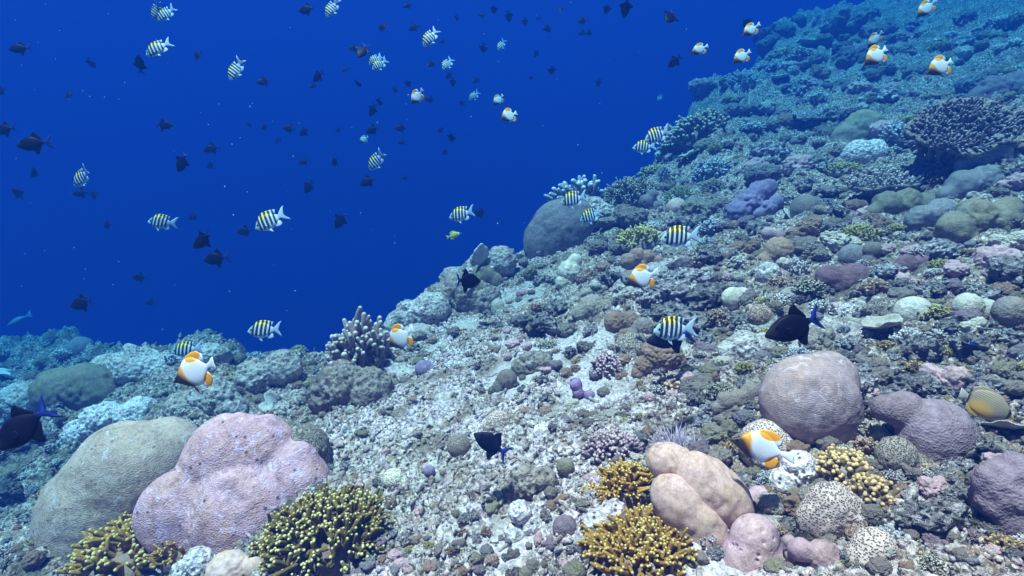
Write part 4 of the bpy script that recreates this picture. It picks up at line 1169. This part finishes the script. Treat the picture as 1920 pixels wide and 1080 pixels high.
# ------------------------------------------------------------------ fish: one body mesh per kind, head towards +X, length 1
def fish_mesh(name, m, top, bot, width, fins, nx=26, ns=14, bend=0.0):
    """top / bot: (x, z) profile points; width: (x, half thickness); fins: closed outlines [(x, z), ...] with thickness"""
    tx, tz = np.array(top).T; bx, bz = np.array(bot).T; wx, ww = np.array(width).T
    x0, x1 = tx[0], tx[-1]
    s = np.linspace(0, 1, nx); xs = x0 + (x1 - x0) * (1 - np.cos(math.pi * s)) / 2
    T = np.interp(xs, tx, tz); B = np.interp(xs, bx, bz); Wd = np.interp(xs, wx, ww)
    for a in (T, B):
        a[1:-1] = (a[:-2] + 2 * a[1:-1] + a[2:]) / 4
    an = np.arange(ns) * 2 * math.pi / ns
    mid, hz = (T + B) / 2, (T - B) / 2
    V = []
    for i in range(nx):
        c, s_ = np.cos(an), np.sin(an)
        y = Wd[i] * np.sign(c) * np.abs(c) ** .9
        V.append(np.stack([np.full(ns, xs[i]), y, mid[i] + hz[i] * s_], 1))
    V = np.concatenate(V)
    i = np.arange(nx - 1)[:, None] * ns; j = np.arange(ns)[None, :]; j2 = (j + 1) % ns
    Q = np.stack([i + j, i + j2, i + ns + j2, i + ns + j], -1).reshape(-1, 4)
    TR = []
    n = len(V); V = [V]
    for e, sg in ((0, 1), (nx - 1, -1)):
        V.append(np.array([[xs[e] + (-.004 if e == 0 else .004), 0, mid[e]]]))
        for a in range(ns):
            b_ = (a + 1) % ns
            TR.append((e * ns + a, e * ns + b_, n) if sg < 0 else (e * ns + b_, e * ns + a, n))
        n += 1
    for out, th, yoff, splay in fins:
        # thin lens-shaped fin sheet, thicker in the middle than at the rim
        P = np.array(out, float); k = len(P); c = P.mean(0)
        rim = np.stack([P[:, 0], np.full(k, yoff) + splay * np.abs(P[:, 1] - P[0, 1]), P[:, 1]], 1)
        inn = c + (P - c) * .8
        yy = yoff + splay * np.abs(inn[:, 1] - P[0, 1])
        A_ = np.stack([inn[:, 0], yy + th, inn[:, 1]], 1); B_ = np.stack([inn[:, 0], yy - th, inn[:, 1]], 1)
        cy0 = yoff + splay * abs(c[1] - P[0, 1])
        V += [rim, A_, B_, np.array([[c[0], cy0 + th, c[1]], [c[0], cy0 - th, c[1]]])]
        for a in range(k):
            b_ = (a + 1) % k
            TR += [(n + a, n + b_, n + k + b_), (n + a, n + k + b_, n + k + a), (n + b_, n + a, n + 2 * k + a), (n + b_, n + 2 * k + a, n + 2 * k + b_)]
            TR += [(n + k + a, n + k + b_, n + 3 * k), (n + 2 * k + b_, n + 2 * k + a, n + 3 * k + 1)]
        n += 3 * k + 2
    V = np.concatenate(V)
    V[:, 1] += bend * np.clip(.1 - V[:, 0], 0, 1) ** 2
    return mesh_from(name, V, [Q, np.array(TR)], m)

def fishmat(name):
    m, nt, b = mat(name)
    b.inputs["Roughness"].default_value = .5
    b.inputs["Specular IOR Level"].default_value = .3
    sep = N(nt, "ShaderNodeSeparateXYZ")
    nt.links.new(coord(nt), sep.inputs[0])
    return m, nt, b, sep.outputs[0], sep.outputs[1], sep.outputs[2]

def step(nt, v, edge, w=.012):
    return ramp(nt, mth(nt, 'MULTIPLY_ADD', mth(nt, 'SUBTRACT', v, edge), .5 / w, .5, clamp=True), [(0, 0.), (1, 1.)])

def ell(nt, x, z, cx, cz, rx, rz, w=.15):
    a = mth(nt, 'POWER', mth(nt, 'DIVIDE', mth(nt, 'SUBTRACT', x, cx), rx), 2.0)
    b = mth(nt, 'POWER', mth(nt, 'DIVIDE', mth(nt, 'SUBTRACT', z, cz), rz), 2.0)
    return ramp(nt, mth(nt, 'MULTIPLY', mth(nt, 'ADD', a, b), .5), [(.5 - w / 2, 1.), (.5 + w / 2, 0.)])

def sergeant_material():
    m, nt, b, x, y, z = fishmat("striped_fish_skin")
    xs = mth(nt, 'MULTIPLY_ADD', z, .22, x)                       # bars lean a little
    f = mth(nt, 'ADD', xs, .5)
    W_, K = 1.0, 0.0
    st = [(0.0, K)]
    for a, bb in ((.335, .392), (.442, .508), (.558, .630), (.682, .757), (.80, .865)):
        st += [(a, 1.0), (bb, 0.0)]
    # the ramp holds 1 inside a dark bar
    bars = ramp(nt, f, st, 'CONSTANT')
    belly = mix(nt, step(nt, z, -.02, .10), (.56, .74, .90), (.50, .68, .85))
    yel = mth(nt, 'MULTIPLY', step(nt, z, .115, .07), mth(nt, 'MULTIPLY', step(nt, x, -.10, .06), mth(nt, 'SUBTRACT', 1.0, step(nt, x, .30, .05))))
    col = mix(nt, yel, belly, (.86, .72, .03))
    head = step(nt, xs, .30, .04)
    col = mix(nt, mth(nt, 'MULTIPLY', head, mth(nt, 'MULTIPLY_ADD', step(nt, z, .0, .08), .7, .1)), col, (.16, .34, .30))
    tail = mth(nt, 'SUBTRACT', 1.0, step(nt, x, -.235, .02))
    col = mix(nt, mth(nt, 'MULTIPLY', tail, .7), col, (.28, .38, .52))
    col = mix(nt, mth(nt, 'MULTIPLY', bars, mth(nt, 'MULTIPLY', step(nt, z, -.16, .05), .97)), col, (.012, .014, .02))
    nt.links.new(col, b.inputs["Base Color"])
    return m

def butterfly_material():
    m, nt, b, x, y, z = fishmat("white_orange_fish_skin")
    white = (.78, .79, .82)
    diag = mth(nt, 'MULTIPLY_ADD', z, -.10, x)
    org = (.80, .33, .015)
    col = mix(nt, step(nt, diag, .170, .025), white, org)
    dk = mth(nt, 'MULTIPLY_ADD', z, -.62, x)
    col = mix(nt, step(nt, dk, .225, .06), col, (.045, .025, .015))
    dor = ell(nt, x, z, -.085, .33, .17, .12)
    col = mix(nt, dor, col, org)
    ana = ell(nt, x, z, -.22, -.29, .10, .17)
    col = mix(nt, ana, col, org)
    nt.links.new(col, b.inputs["Base Color"])
    return m

def trigger_material():
    m, nt, b, x, y, z = fishmat("dark_fish_skin")
    n = noise(nt, coord(nt), 9, 3)
    col = mix(nt, n, (.003, .0035, .012), (.006, .0065, .019))
    tail = mth(nt, 'SUBTRACT', 1.0, step(nt, x, -.27, .03))
    col = mix(nt, tail, col, (.010, .028, .19))
    b.inputs['Specular IOR Level'].default_value = .06
    face = mth(nt, 'MULTIPLY', step(nt, x, .33, .06), .5)
    col = mix(nt, face, col, (.025, .028, .03))
    nt.links.new(col, b.inputs["Base Color"])
    return m

def plain_fish_material(name, c, stripes=None):
    m, nt, b, x, y, z = fishmat(name)
    n = noise(nt, coord(nt), 12, 3)
    col = mix(nt, n, c, tuple(q * .75 for q in c))
    return m, nt, b, x, y, z, col

SERG_TOP = [(-.27, .05), (-.20, .085), (-.05, .19), (.12, .235), (.27, .20), (.40, .115), (.5, .005)]
SERG_BOT = [(-.27, -.05), (-.20, -.085), (-.05, -.18), (.12, -.215), (.27, -.18), (.40, -.105), (.5, -.025)]
SERG_W = [(-.27, .012), (-.1, .045), (.12, .075), (.3, .07), (.42, .05), (.5, .012)]
SERG_FINS = [
    ([(.30, .17), (.24, .235), (.10, .275), (-.06, .265), (-.17, .235), (-.27, .21), (-.24, .13), (-.18, .075), (.0, .12)], .006, 0, 0),
    ([(.0, -.15), (-.07, -.225), (-.17, -.235), (-.26, -.19), (-.23, -.11), (-.17, -.07)], .006, 0, 0),
    ([(-.25, .04), (-.32, .10), (-.43, .185), (-.52, .225), (-.44, .09), (-.40, .0), (-.44, -.09), (-.52, -.20), (-.43, -.165), (-.32, -.09), (-.25, -.04)], .008, 0, 0),
    ([(.20, -.15), (.16, -.25), (.08, -.31), (.10, -.20), (.12, -.14)], .006, .02, .1),
]
def pect(x, z, s, y): return ([(x, z), (x - .06, z + .05), (x - .14, z + .03), (x - .15, z - .05), (x - .08, z - .07)], .003, y, .25 * (1 if y > 0 else -1))

BUT_TOP = [(-.29, .05), (-.24, .10), (-.16, .24), (-.02, .36), (.10, .365), (.22, .27), (.33, .13), (.42, .04), (.5, -.015)]
BUT_BOT = [(-.29, -.05), (-.24, -.11), (-.16, -.27), (-.02, -.33), (.12, -.31), (.25, -.22), (.36, -.12), (.44, -.06), (.5, -.04)]
BUT_W = [(-.29, .012), (-.1, .05), (.1, .075), (.25, .07), (.38, .045), (.5, .01)]
BUT_FINS = [
    ([(.16, .30), (.05, .40), (-.08, .43), (-.20, .40), (-.28, .30), (-.29, .18), (-.24, .10), (-.12, .22), (.0, .30)], .008, 0, 0),
    ([(-.02, -.28), (-.10, -.39), (-.21, -.42), (-.29, -.34), (-.31, -.20), (-.25, -.10), (-.15, -.2)], .008, 0, 0),
    ([(-.27, .05), (-.36, .07), (-.45, .13), (-.50, .145), (-.47, .0), (-.50, -.13), (-.45, -.12), (-.36, -.065), (-.27, -.05)], .008, 0, 0),
    ([(.14, -.26), (.12, -.36), (.05, -.46), (.05, -.36), (.06, -.28)], .007, .02, .12),
]
TRI_TOP = [(-.30, .035), (-.22, .06), (-.10, .15), (.06, .205), (.20, .185), (.34, .115), (.45, .045), (.5, .005)]
TRI_BOT = [(-.30, -.035), (-.22, -.06), (-.10, -.16), (.06, -.215), (.20, -.20), (.34, -.14), (.45, -.07), (.5, -.03)]
TRI_W = [(-.30, .014), (-.1, .05), (.1, .075), (.3, .07), (.42, .045), (.5, .012)]
TRI_FINS = [
    ([(.06, .17), (.0, .27), (-.06, .315), (-.10, .32), (-.14, .23), (-.20, .15), (-.235, .09), (-.22, .04), (-.10, .12)], .008, 0, 0),
    ([(.04, -.18), (-.02, -.29), (-.08, -.335), (-.12, -.32), (-.15, -.23), (-.20, -.15), (-.235, -.09), (-.22, -.04), (-.10, -.12)], .008, 0, 0),
    ([(-.28, .03), (-.33, .07), (-.40, .15), (-.50, .22), (-.44, .11), (-.40, .04), (-.39, 0), (-.40, -.04), (-.44, -.11), (-.50, -.21), (-.40, -.145), (-.33, -.07), (-.28, -.03)], .008, 0, 0),
]
RAB_TOP = [(-.32, .03), (-.24, .06), (-.05, .17), (.12, .19), (.28, .13), (.40, .05), (.5, .0)]
RAB_BOT = [(-.32, -.03), (-.24, -.06), (-.05, -.17), (.12, -.18), (.28, -.12), (.40, -.06), (.5, -.03)]
RAB_FINS = [
    ([(.22, .14), (.10, .26), (-.08, .27), (-.24, .20), (-.26, .08), (-.1, .12)], .006, 0, 0),
    ([(.05, -.15), (-.08, -.25), (-.24, -.20), (-.26, -.08), (-.1, -.12)], .006, 0, 0),
    ([(-.3, .03), (-.5, .14), (-.46, 0), (-.5, -.14), (-.3, -.03)], .006, 0, 0),
]
MEL_TOP = [(-.36, .03), (-.33, .09), (-.22, .18), (-.02, .235), (.16, .22), (.32, .14), (.43, .04), (.5, -.01)]
MEL_BOT = [(-.36, -.03), (-.33, -.09), (-.22, -.17), (-.02, -.22), (.16, -.20), (.32, -.13), (.43, -.06), (.5, -.035)]
MEL_FINS = [
    ([(.2, .18), (.0, .265), (-.18, .25), (-.32, .18), (-.36, .10), (-.3, .06), (-.1, .18)], .006, 0, 0),
    ([(.05, -.18), (-.1, -.25), (-.25, -.23), (-.34, -.14), (-.33, -.06), (-.1, -.16)], .006, 0, 0),
    ([(-.33, .035), (-.40, .06), (-.50, .09), (-.49, 0), (-.50, -.085), (-.40, -.055), (-.33, -.035)], .006, 0, 0),
]

def make_eye(dark=True):
    m, nt, b = mat("fish_eye")
    b.inputs["Roughness"].default_value = .15
    b.inputs["Base Color"].default_value = (.008, .008, .01, 1)
    v, f = ico(2)
    return mesh_from("eye", v * np.array([.026, .014, .026]), f, m)

ME_EYE = make_eye()
_ms, _mb, _mt = sergeant_material(), butterfly_material(), trigger_material()
BENDS = (.3, -.25, .05, .55, -.5)
ME_SERG = [fish_mesh("striped_fish", _ms, SERG_TOP, SERG_BOT, SERG_W, SERG_FINS + [pect(.24, -.05, 1, .06), pect(.24, -.05, 1, -.06)], bend=q) for q in BENDS]
ME_BUT = [fish_mesh("butterfly_fish", _mb, BUT_TOP, BUT_BOT, BUT_W, BUT_FINS, bend=q * .7) for q in BENDS]
ME_TRI = [fish_mesh("trigger_fish", _mt, TRI_TOP, TRI_BOT, TRI_W, TRI_FINS + [pect(.22, -.03, 1, .065), pect(.22, -.03, 1, -.065)], bend=q) for q in BENDS]
_m = plain_fish_material("yellow_fish_skin", (.80, .62, .02))
_c = mix(_m[1], step(_m[1], mth(_m[1], 'MULTIPLY_ADD', _m[5], -.2, _m[3]), .27, .03), _m[6], (.75, .75, .72))
_c = mix(_m[1], step(_m[1], mth(_m[1], 'ABSOLUTE', mth(_m[1], 'SUBTRACT', _m[3], .42)), .035, .01), (.02, .02, .02), _c)
_m[1].links.new(_c, _m[2].inputs["Base Color"])
ME_RAB = fish_mesh("rabbit_fish", _m[0], RAB_TOP, RAB_BOT, TRI_W, RAB_FINS)
_m = plain_fish_material("oval_fish_skin", (.46, .36, .20))
_nt = _m[1]
_s = mth(_nt, 'SINE', mth(_nt, 'MULTIPLY', mth(_nt, 'MULTIPLY_ADD', _m[3], .12, _m[5]), 190.0))
_c = mix(_nt, ramp(_nt, mth(_nt, 'MULTIPLY_ADD', _s, .5, .5), [(.55, 0.), (.8, .65)]), _m[6], (.12, .10, .16))
_c = mix(_nt, ell(_nt, _m[3], _m[5], -.12, -.12, .2, .12, .8), _c, (.60, .33, .06))
_c = mix(_nt, step(_nt, mth(_nt, 'ABSOLUTE', mth(_nt, 'SUBTRACT', _m[3], .37)), .03, .01), (.015, .015, .02), _c)
_c = mix(_nt, step(_nt, _m[3], .41, .01), _c, (.72, .52, .08))
_c = mix(_nt, step(_nt, mth(_nt, 'ABSOLUTE', mth(_nt, 'SUBTRACT', _m[3], -.335)), .02, .01), (.05, .03, .02), _c)
_c = mix(_nt, mth(_nt, 'SUBTRACT', 1., step(_nt, _m[3], -.36, .01)), _c, (.45, .42, .36))
_nt.links.new(_c, _m[2].inputs["Base Color"])
ME_MEL = fish_mesh("oval_butterfly_fish", _m[0], MEL_TOP, MEL_BOT, BUT_W, MEL_FINS)
_m = plain_fish_material("pale_fish_skin", (.42, .46, .50))
_m[1].links.new(_m[6], _m[2].inputs["Base Color"])
ME_PALE = fish_mesh("grey_fish", _m[0], [(a, b_ * .6) for a, b_ in RAB_TOP], [(a, b_ * .6) for a, b_ in RAB_BOT], TRI_W, [RAB_FINS[2]])
_m = plain_fish_material("two_tone_fish_skin", (.75, .78, .62))
_c = mix(_m[1], step(_m[1], _m[5], .03, .02), _m[6], (.02, .02, .03))
_m[1].links.new(_c, _m[2].inputs["Base Color"])
ME_TWO = fish_mesh("wrasse", _m[0], [(a, b_ * .75) for a, b_ in RAB_TOP], [(a, b_ * .75) for a, b_ in RAB_BOT], TRI_W, [RAB_FINS[2]])

EYES = {'striped_fish': (.385, .035, .054), 'butterfly_fish': (.385, .02, .043), 'trigger_fish': (.30, .075, .066), 'rabbit_fish': (.42, .02, .045), 'oval_butterfly_fish': (.375, .02, .043)}
REAL = {'striped_fish': .15, 'butterfly_fish': .155, 'trigger_fish': .135, 'rabbit_fish': .20, 'oval_butterfly_fish': .155, 'grey_fish': .3, 'wrasse': .14}
def fish(me, px, py, L, ang, yaw=0., label=None, cat="fish", group=None, name=None, k=1.0, tall=1.0):
    """L: length in photo pixels if side-on; ang: where the head points in the picture (180 = left); yaw: turned away (+) or towards us (-)"""
    vi = int(px * 3 + py) % 5
    if isinstance(me, list): me = me[vi]
    kind = me.name.split('.')[0]
    tall *= (1.0, .95, 1.05, .98, 1.07)[vi]; yaw += (0, 6, -8, 4, -12)[int(px + py * 5) % 5]
    if label is None: raise ValueError
    real = REAL[kind] * k
    depth = min(real * FOC / L, 22.0)
    g = hit(px, py + L * .25)
    if g is not None: depth = min(depth, g.y * .86)
    size = L * depth / FOC
    a, w = math.radians(ang), math.radians(yaw)
    fwd = Vector((math.cos(a) * math.cos(w), math.sin(w), math.sin(a) * math.cos(w)))
    up = Vector((-math.sin(a), 0, math.cos(a))) * (1 if math.cos(a) > 0 else -1)      # turned about its own upright axis
    side = up.cross(fwd)
    o = obj(name or kind, me)
    R = Matrix((fwd, side, up)).transposed().to_4x4()
    o.matrix_world = Matrix.Translation(at(px, py, depth)) @ R @ Matrix.Diagonal((size, size, size * tall, 1))
    tag(o, label, cat, group)
    if L >= 24 and kind in EYES:
        ex, ez, ey = EYES[kind]
        for s in (-1, 1):
            obj("eye", ME_EYE, o, (ex, s * ey, ez))
    return o

SG, BG, TG = "striped yellow-backed fish over the reef", "white and orange butterflyfish", "dark triggerfish"
SERG = [(312, 26, 40, 225, 0), (294, 21, 36, 245, 20), (297, 90, 52, 217, 0), (443, 131, 46, 243, -12), (623, 16, 40, 240, -10), (155, 333, 50, 217, 10),
        (304, 417, 48, 178, 0), (507, 413, 62, 213, 0), (807, 70, 44, 235, 5), (712, 121, 34, 218, 0), (704, 112, 31, 222, 10), (839, 120, 30, 236, -5),
        (940, 85, 24, 240, -10), (889, 180, 24, 222, 10), (706, 302, 44, 228, 5), (866, 402, 50, 194, 0), (1232, 254, 52, 204, 0), (1208, 276, 44, 184, 0),
        (1076, 374, 50, 194, 0), (1108, 405, 44, 204, 0), (1275, 445, 74, 186, 0), (1264, 618, 84, 184, 0), (497, 619, 62, 184, 0), (350, 656, 56, 188, 0), (1237, 184, 15, 240, 0)]
SERG_L = ["striped fish steeply head-down at the top edge, front one of an overlapping pair", "half-hidden striped fish behind the pair's front fish at the top edge",
    "pale striped fish heading down-left just below the overlapping pair at the top", "upright striped fish with head down, alone between the top pair and the top-edge single",
    "striped fish cut by the top edge, alone left of centre", "striped fish farthest left, above two faint dark fish", "level striped fish with forked tail, near the left, above the two big black fish",
    "large yellow-backed striped fish tilted head-down, right of the big black pair", "largest striped fish in the upper middle, tilted steeply head-down",
    "front fish of the small overlapping striped pair in the upper middle", "rear fish of the small overlapping striped pair in the upper middle", "small steep striped fish right of the upper middle pair",
    "tiny faint striped fish highest right in the open water", "tiny striped fish left of the two small white and orange fish", "striped fish just above a round black fish in mid-water",
    "level striped fish above the small yellow fish", "striped fish with tail at the far dark branching coral, upper of two", "lower of two striped fish left of the far dark branching coral",
    "striped fish crossing the top of the big grey boulder coral", "striped fish on the right flank of the big grey boulder coral", "yellow-backed striped fish right of the yellow-green branching coral",
    "largest striped fish, in front of a dark fish above the brown knobby coral", "level striped fish over the left reef edge with open water behind", "striped fish half behind the large white and orange fish at left",
    "minute striped speck of a fish in open water near the upper reef edge"]
for (a, l) in zip(SERG, SERG_L):
    fish(ME_SERG, *a, label=l, group=SG, tall=1.12)
BUT = [(366, 697, 98, 203, 0), (750, 634, 66, 214, 25), (1203, 521, 66, 200, 0), (1425, 838, 122, 164, 0), (782, 182, 36, 226, 15), (934, 188, 27, 226, 10), (954, 217, 38, 207, 0),
       (682, 262, 22, 205, 15), (1311, 93, 38, 204, 0), (1407, 57, 41, 213, 0), (1390, 107, 42, 213, 0), (1736, 17, 45, 222, 0), (1640, 75, 36, 230, 15), (1643, 105, 58, 216, 0), (1763, 125, 60, 206, 0)]
BUT_L = ["large white and orange butterflyfish over the left reef edge above the pink boulder", "rounded white and orange butterflyfish beside the dead finger coral",
    "white and orange butterflyfish under the warty brown coral ring", "largest white and orange butterflyfish, beside the big round mauve boulder", "steep white and orange butterflyfish alone in the upper middle water",
    "smaller upper one of two close white and orange butterflyfish in open water", "larger lower one of two close white and orange butterflyfish in open water", "tiny distant white and orange butterflyfish, farthest left in open water",
    "leftmost butterflyfish of the trio at the top of the reef edge", "topmost butterflyfish of the trio at the top of the reef edge", "lowest butterflyfish of the trio at the top of the reef edge",
    "butterflyfish touching the top edge over the hazy upper slope", "small butterflyfish just above a larger one on the hazy upper slope", "large butterflyfish just below a smaller one on the hazy upper slope",
    "butterflyfish farthest right on the hazy upper slope"]
for (a, l) in zip(BUT, BUT_L):
    fish(ME_BUT, *a, label=l, group=BG, k=1.12 if a[0] == 1425 else 1.0, tall=.68 if a[0] == 1425 else (.76 if a[0] > 1300 else .88))
fish(ME_RAB, 851, 441, 29, 18, 0, "small bright yellow fish with white face in open water", "fish", k=.7)
fish(ME_MEL, 1850, 759, 112, -24, 0, "oval yellow-brown butterflyfish with thin stripes at the right", "fish")
fish(ME_TWO, 1440, 225, 24, 48, 0, "bright black and white little fish over the far upper slope", "fish")
fish(ME_PALE, 36, 600, 58, 205, 0, "faint pale slender fish low in the open water at left", "fish", k=1.6)
TRI_BIG = [(1490, 611, 118, 198, 0, "black fish with blue crescent tail above the big round mauve boulder"), (922, 832, 78, 152, 20, "black fish with blue tail over the pale rubble, beside spotted coral"),
    (876, 526, 60, 0, 30, "black fish facing right with blue tail at the reef edge ledge"), (1258, 632, 92, 190, 0, "dark fish hidden behind the largest striped fish"),
    (44, 800, 118, 221, 0, "large dark fish at the left edge, tail up"), (1812, 656, 46, 222, 0, "small dark fish over the pale rubble at right"),
    (62, 268, 56, 192, 0, "big black fish high at the left, tail to the right"), (341, 304, 42, 236, 10, "round black fish head-down between two striped fish at left"),
    (381, 450, 52, 214, 0, "larger upper fish of the close black pair left of centre"), (405, 484, 48, 188, 0, "lower fish of the close black pair, with thin trailing tail"),
    (638, 413, 38, 232, 10, "black fish head-down, right of the large yellow-backed striped fish"), (578, 350, 30, 236, 15, "small black fish above and right of the large yellow-backed striped fish"),
    (690, 340, 34, 202, 0, "black fish just below the mid-water striped fish"), (153, 568, 48, 196, 0, "dark fish low in the water, nearest above the left reef edge")]
for a in TRI_BIG:
    fish(ME_TRI, *a[:5], label=a[5], group=TG, tall=1.12, k=1.5 if a[0] == 1258 else 1.0)
TRI = [(8, 242, 38, 190), (307, 234, 30, 0), (262, 121, 32, 75), (372, 104, 26, 150), (37, 90, 34, 190), (170, 119, 22, 262), (129, 179, 22, 100), (2, 170, 24, 200), (65, 323, 26, 218),
    (35, 363, 24, 130), (152, 362, 26, 190), (178, 366, 22, 140), (397, 278, 27, 200), (395, 310, 18, 205), (494, 152, 24, 205), (596, 143, 28, 208), (587, 160, 18, 215), (575, 17, 30, 185),
    (363, 406, 20, 200), (201, 421, 24, 185), (459, 433, 27, 190), (262, 520, 26, 185), (467, 234, 14, 260), (496, 238, 18, 195), (543, 241, 23, 170), (571, 247, 22, 205), (570, 303, 20, 195),
    (628, 303, 22, 210), (522, 262, 14, 230), (635, 243, 14, 190), (765, 10, 18, 200), (718, 50, 25, 150), (776, 51, 20, 205), (679, 95, 36, 250), (663, 90, 18, 190), (647, 130, 15, 220),
    (671, 155, 24, 240), (711, 191, 20, 240), (699, 206, 25, 235), (699, 243, 26, 195), (752, 240, 22, 185), (754, 266, 16, 195), (826, 244, 17, 300), (846, 258, 24, 250), (809, 119, 23, 230),
    (842, 141, 16, 220), (849, 154, 18, 260), (892, 150, 18, 225), (806, 186, 18, 170), (765, 156, 19, 280), (740, 169, 15, 250), (867, 194, 14, 150), (906, 91, 20, 250), (905, 28, 16, 170),
    (926, 17, 20, 265), (954, 31, 20, 280), (984, 40, 16, 265), (1011, 33, 12, 190), (1027, 53, 20, 190), (1051, 18, 20, 95), (1092, 39, 19, 190), (1092, 61, 16, 195), (1105, 61, 17, 190),
    (1138, 16, 22, 250), (1173, 14, 32, 262), (1257, 31, 40, 232), (1265, 115, 27, 215), (1122, 155, 16, 255), (1035, 132, 20, 272), (1006, 100, 16, 220), (996, 145, 14, 260), (856, 33, 14, 250),
    (830, 77, 13, 190), (900, 399, 24, 185), (760, 333, 12, 200), (835, 285, 16, 200), (1401, 42, 24, 250), (1417, 72, 15, 250), (282, 567, 18, 190)]

MARKS = [(a[0], a[1], l) for a, l in zip(SERG, ["the top-edge striped pair", None, "the pale striped fish under the top pair", "the lone upright striped fish", "the striped fish cut by the top edge", "the leftmost striped fish",
    "the level striped fish at left", "the large yellow-backed striped fish", "the largest upper striped fish", "the small overlapping striped pair", None, "the small steep striped fish", "the tiny faint striped fish", "the tiny striped fish",
    "the mid-water striped fish", "the level striped fish in mid-water", "the striped fish at the upper reef edge", None, None, None, None, None, "the striped fish over the left reef", None, "the minute striped speck"]) if l]
MARKS += [(782, 182, "the lone steep butterflyfish"), (945, 203, "the two close butterflyfish"), (682, 262, "the tiny distant butterflyfish"), (1370, 85, "the trio of butterflyfish"),
    (62, 268, "the big black fish at left"), (341, 304, "the round head-down black fish"), (395, 467, "the close black pair"), (638, 413, "the black fish right of the large striped one"), (153, 568, "the dark fish over the left reef")]
def where(px, py):
    best = sorted(MARKS, key=lambda q: math.hypot(q[0] - px, q[1] - py))[0]
    dx, dy = px - best[0], best[1] - py
    d = math.hypot(dx, dy)
    h = "right of" if dx > 0 else "left of"; v_ = "above" if dy > 0 else "below"
    if abs(dx) > 2.2 * abs(dy): w = h
    elif abs(dy) > 2.2 * abs(dx): w = v_
    else: w = v_ + " and " + h
    far = "just " if d < 45 else ("well " if d > 110 else "")
    return far + w + " " + best[2]
USED = {}
for i, (px, py, L, an) in enumerate(TRI):
    # steep ones show nearly edge-on: turn them away
    yaw = [0, 20, -25, 35, 10, -15, 40][i % 7] if 30 <= (an - 180) % 180 <= 150 else [0, 12, -12, 25][i % 4]
    if an in (250, 255, 260, 262, 265, 272, 280, 300, 240) and L < 26: yaw = 68
    sz = "faint tiny" if L <= 16 else ("small" if L <= 22 else ("dark" if L <= 28 else "black"))
    ps = "edge-on" if yaw == 68 else ("facing right" if (an % 360 < 90 or an > 270) else ("tilted head-down" if 205 <= an <= 270 else ("tilted head-up" if an <= 160 else "facing left")))
    lab = f"{sz} dark fish {ps}, {where(px, py)}" if sz not in ("dark", "black") else f"{sz} fish {ps}, {where(px, py)}"
    if lab in USED:
        o2 = USED[lab]
        hi = "upper" if py < o2[1] else "lower"; lo = "lower" if hi == "upper" else "upper"
        o2[0]['label'] = lab.replace(" fish ", f" {lo} fish ", 1)
        lab2 = lab.replace(" fish ", f" {hi} fish ", 1)
        fish(ME_TRI, px, py, L * 1.15, an, yaw, lab2, group=TG, tall=1.15)
    else:
        USED[lab] = (fish(ME_TRI, px, py, L * 1.15, an, yaw, lab, group=TG, tall=1.15), py)
def marine_snow():
    v0, f0 = ico(1); V = []; F = []; rr = random.Random(3)
    for i in range(110):
        d = rr.uniform(.9, 6.0)
        c = at(rr.uniform(0, 1300), rr.uniform(0, 620), d)
        if c.z < float(H(c.x, c.y)) + .1: continue
        V.append(v0 * rr.uniform(.35, 1.0) * .0011 * d + np.array(c[:])); F.append(f0 + 12 * 0 + len(v0) * (len(V) - 1))
    m, nt, b = mat("snow_fleck"); b.inputs["Base Color"].default_value = (.7, .7, .7, 1)
    tag(obj("drifting_particles", mesh_from("particles", np.concatenate(V), np.concatenate(F), m)), "tiny pale particles drifting in the open water", "particles", kind="stuff")
marine_snow()
build_haze()
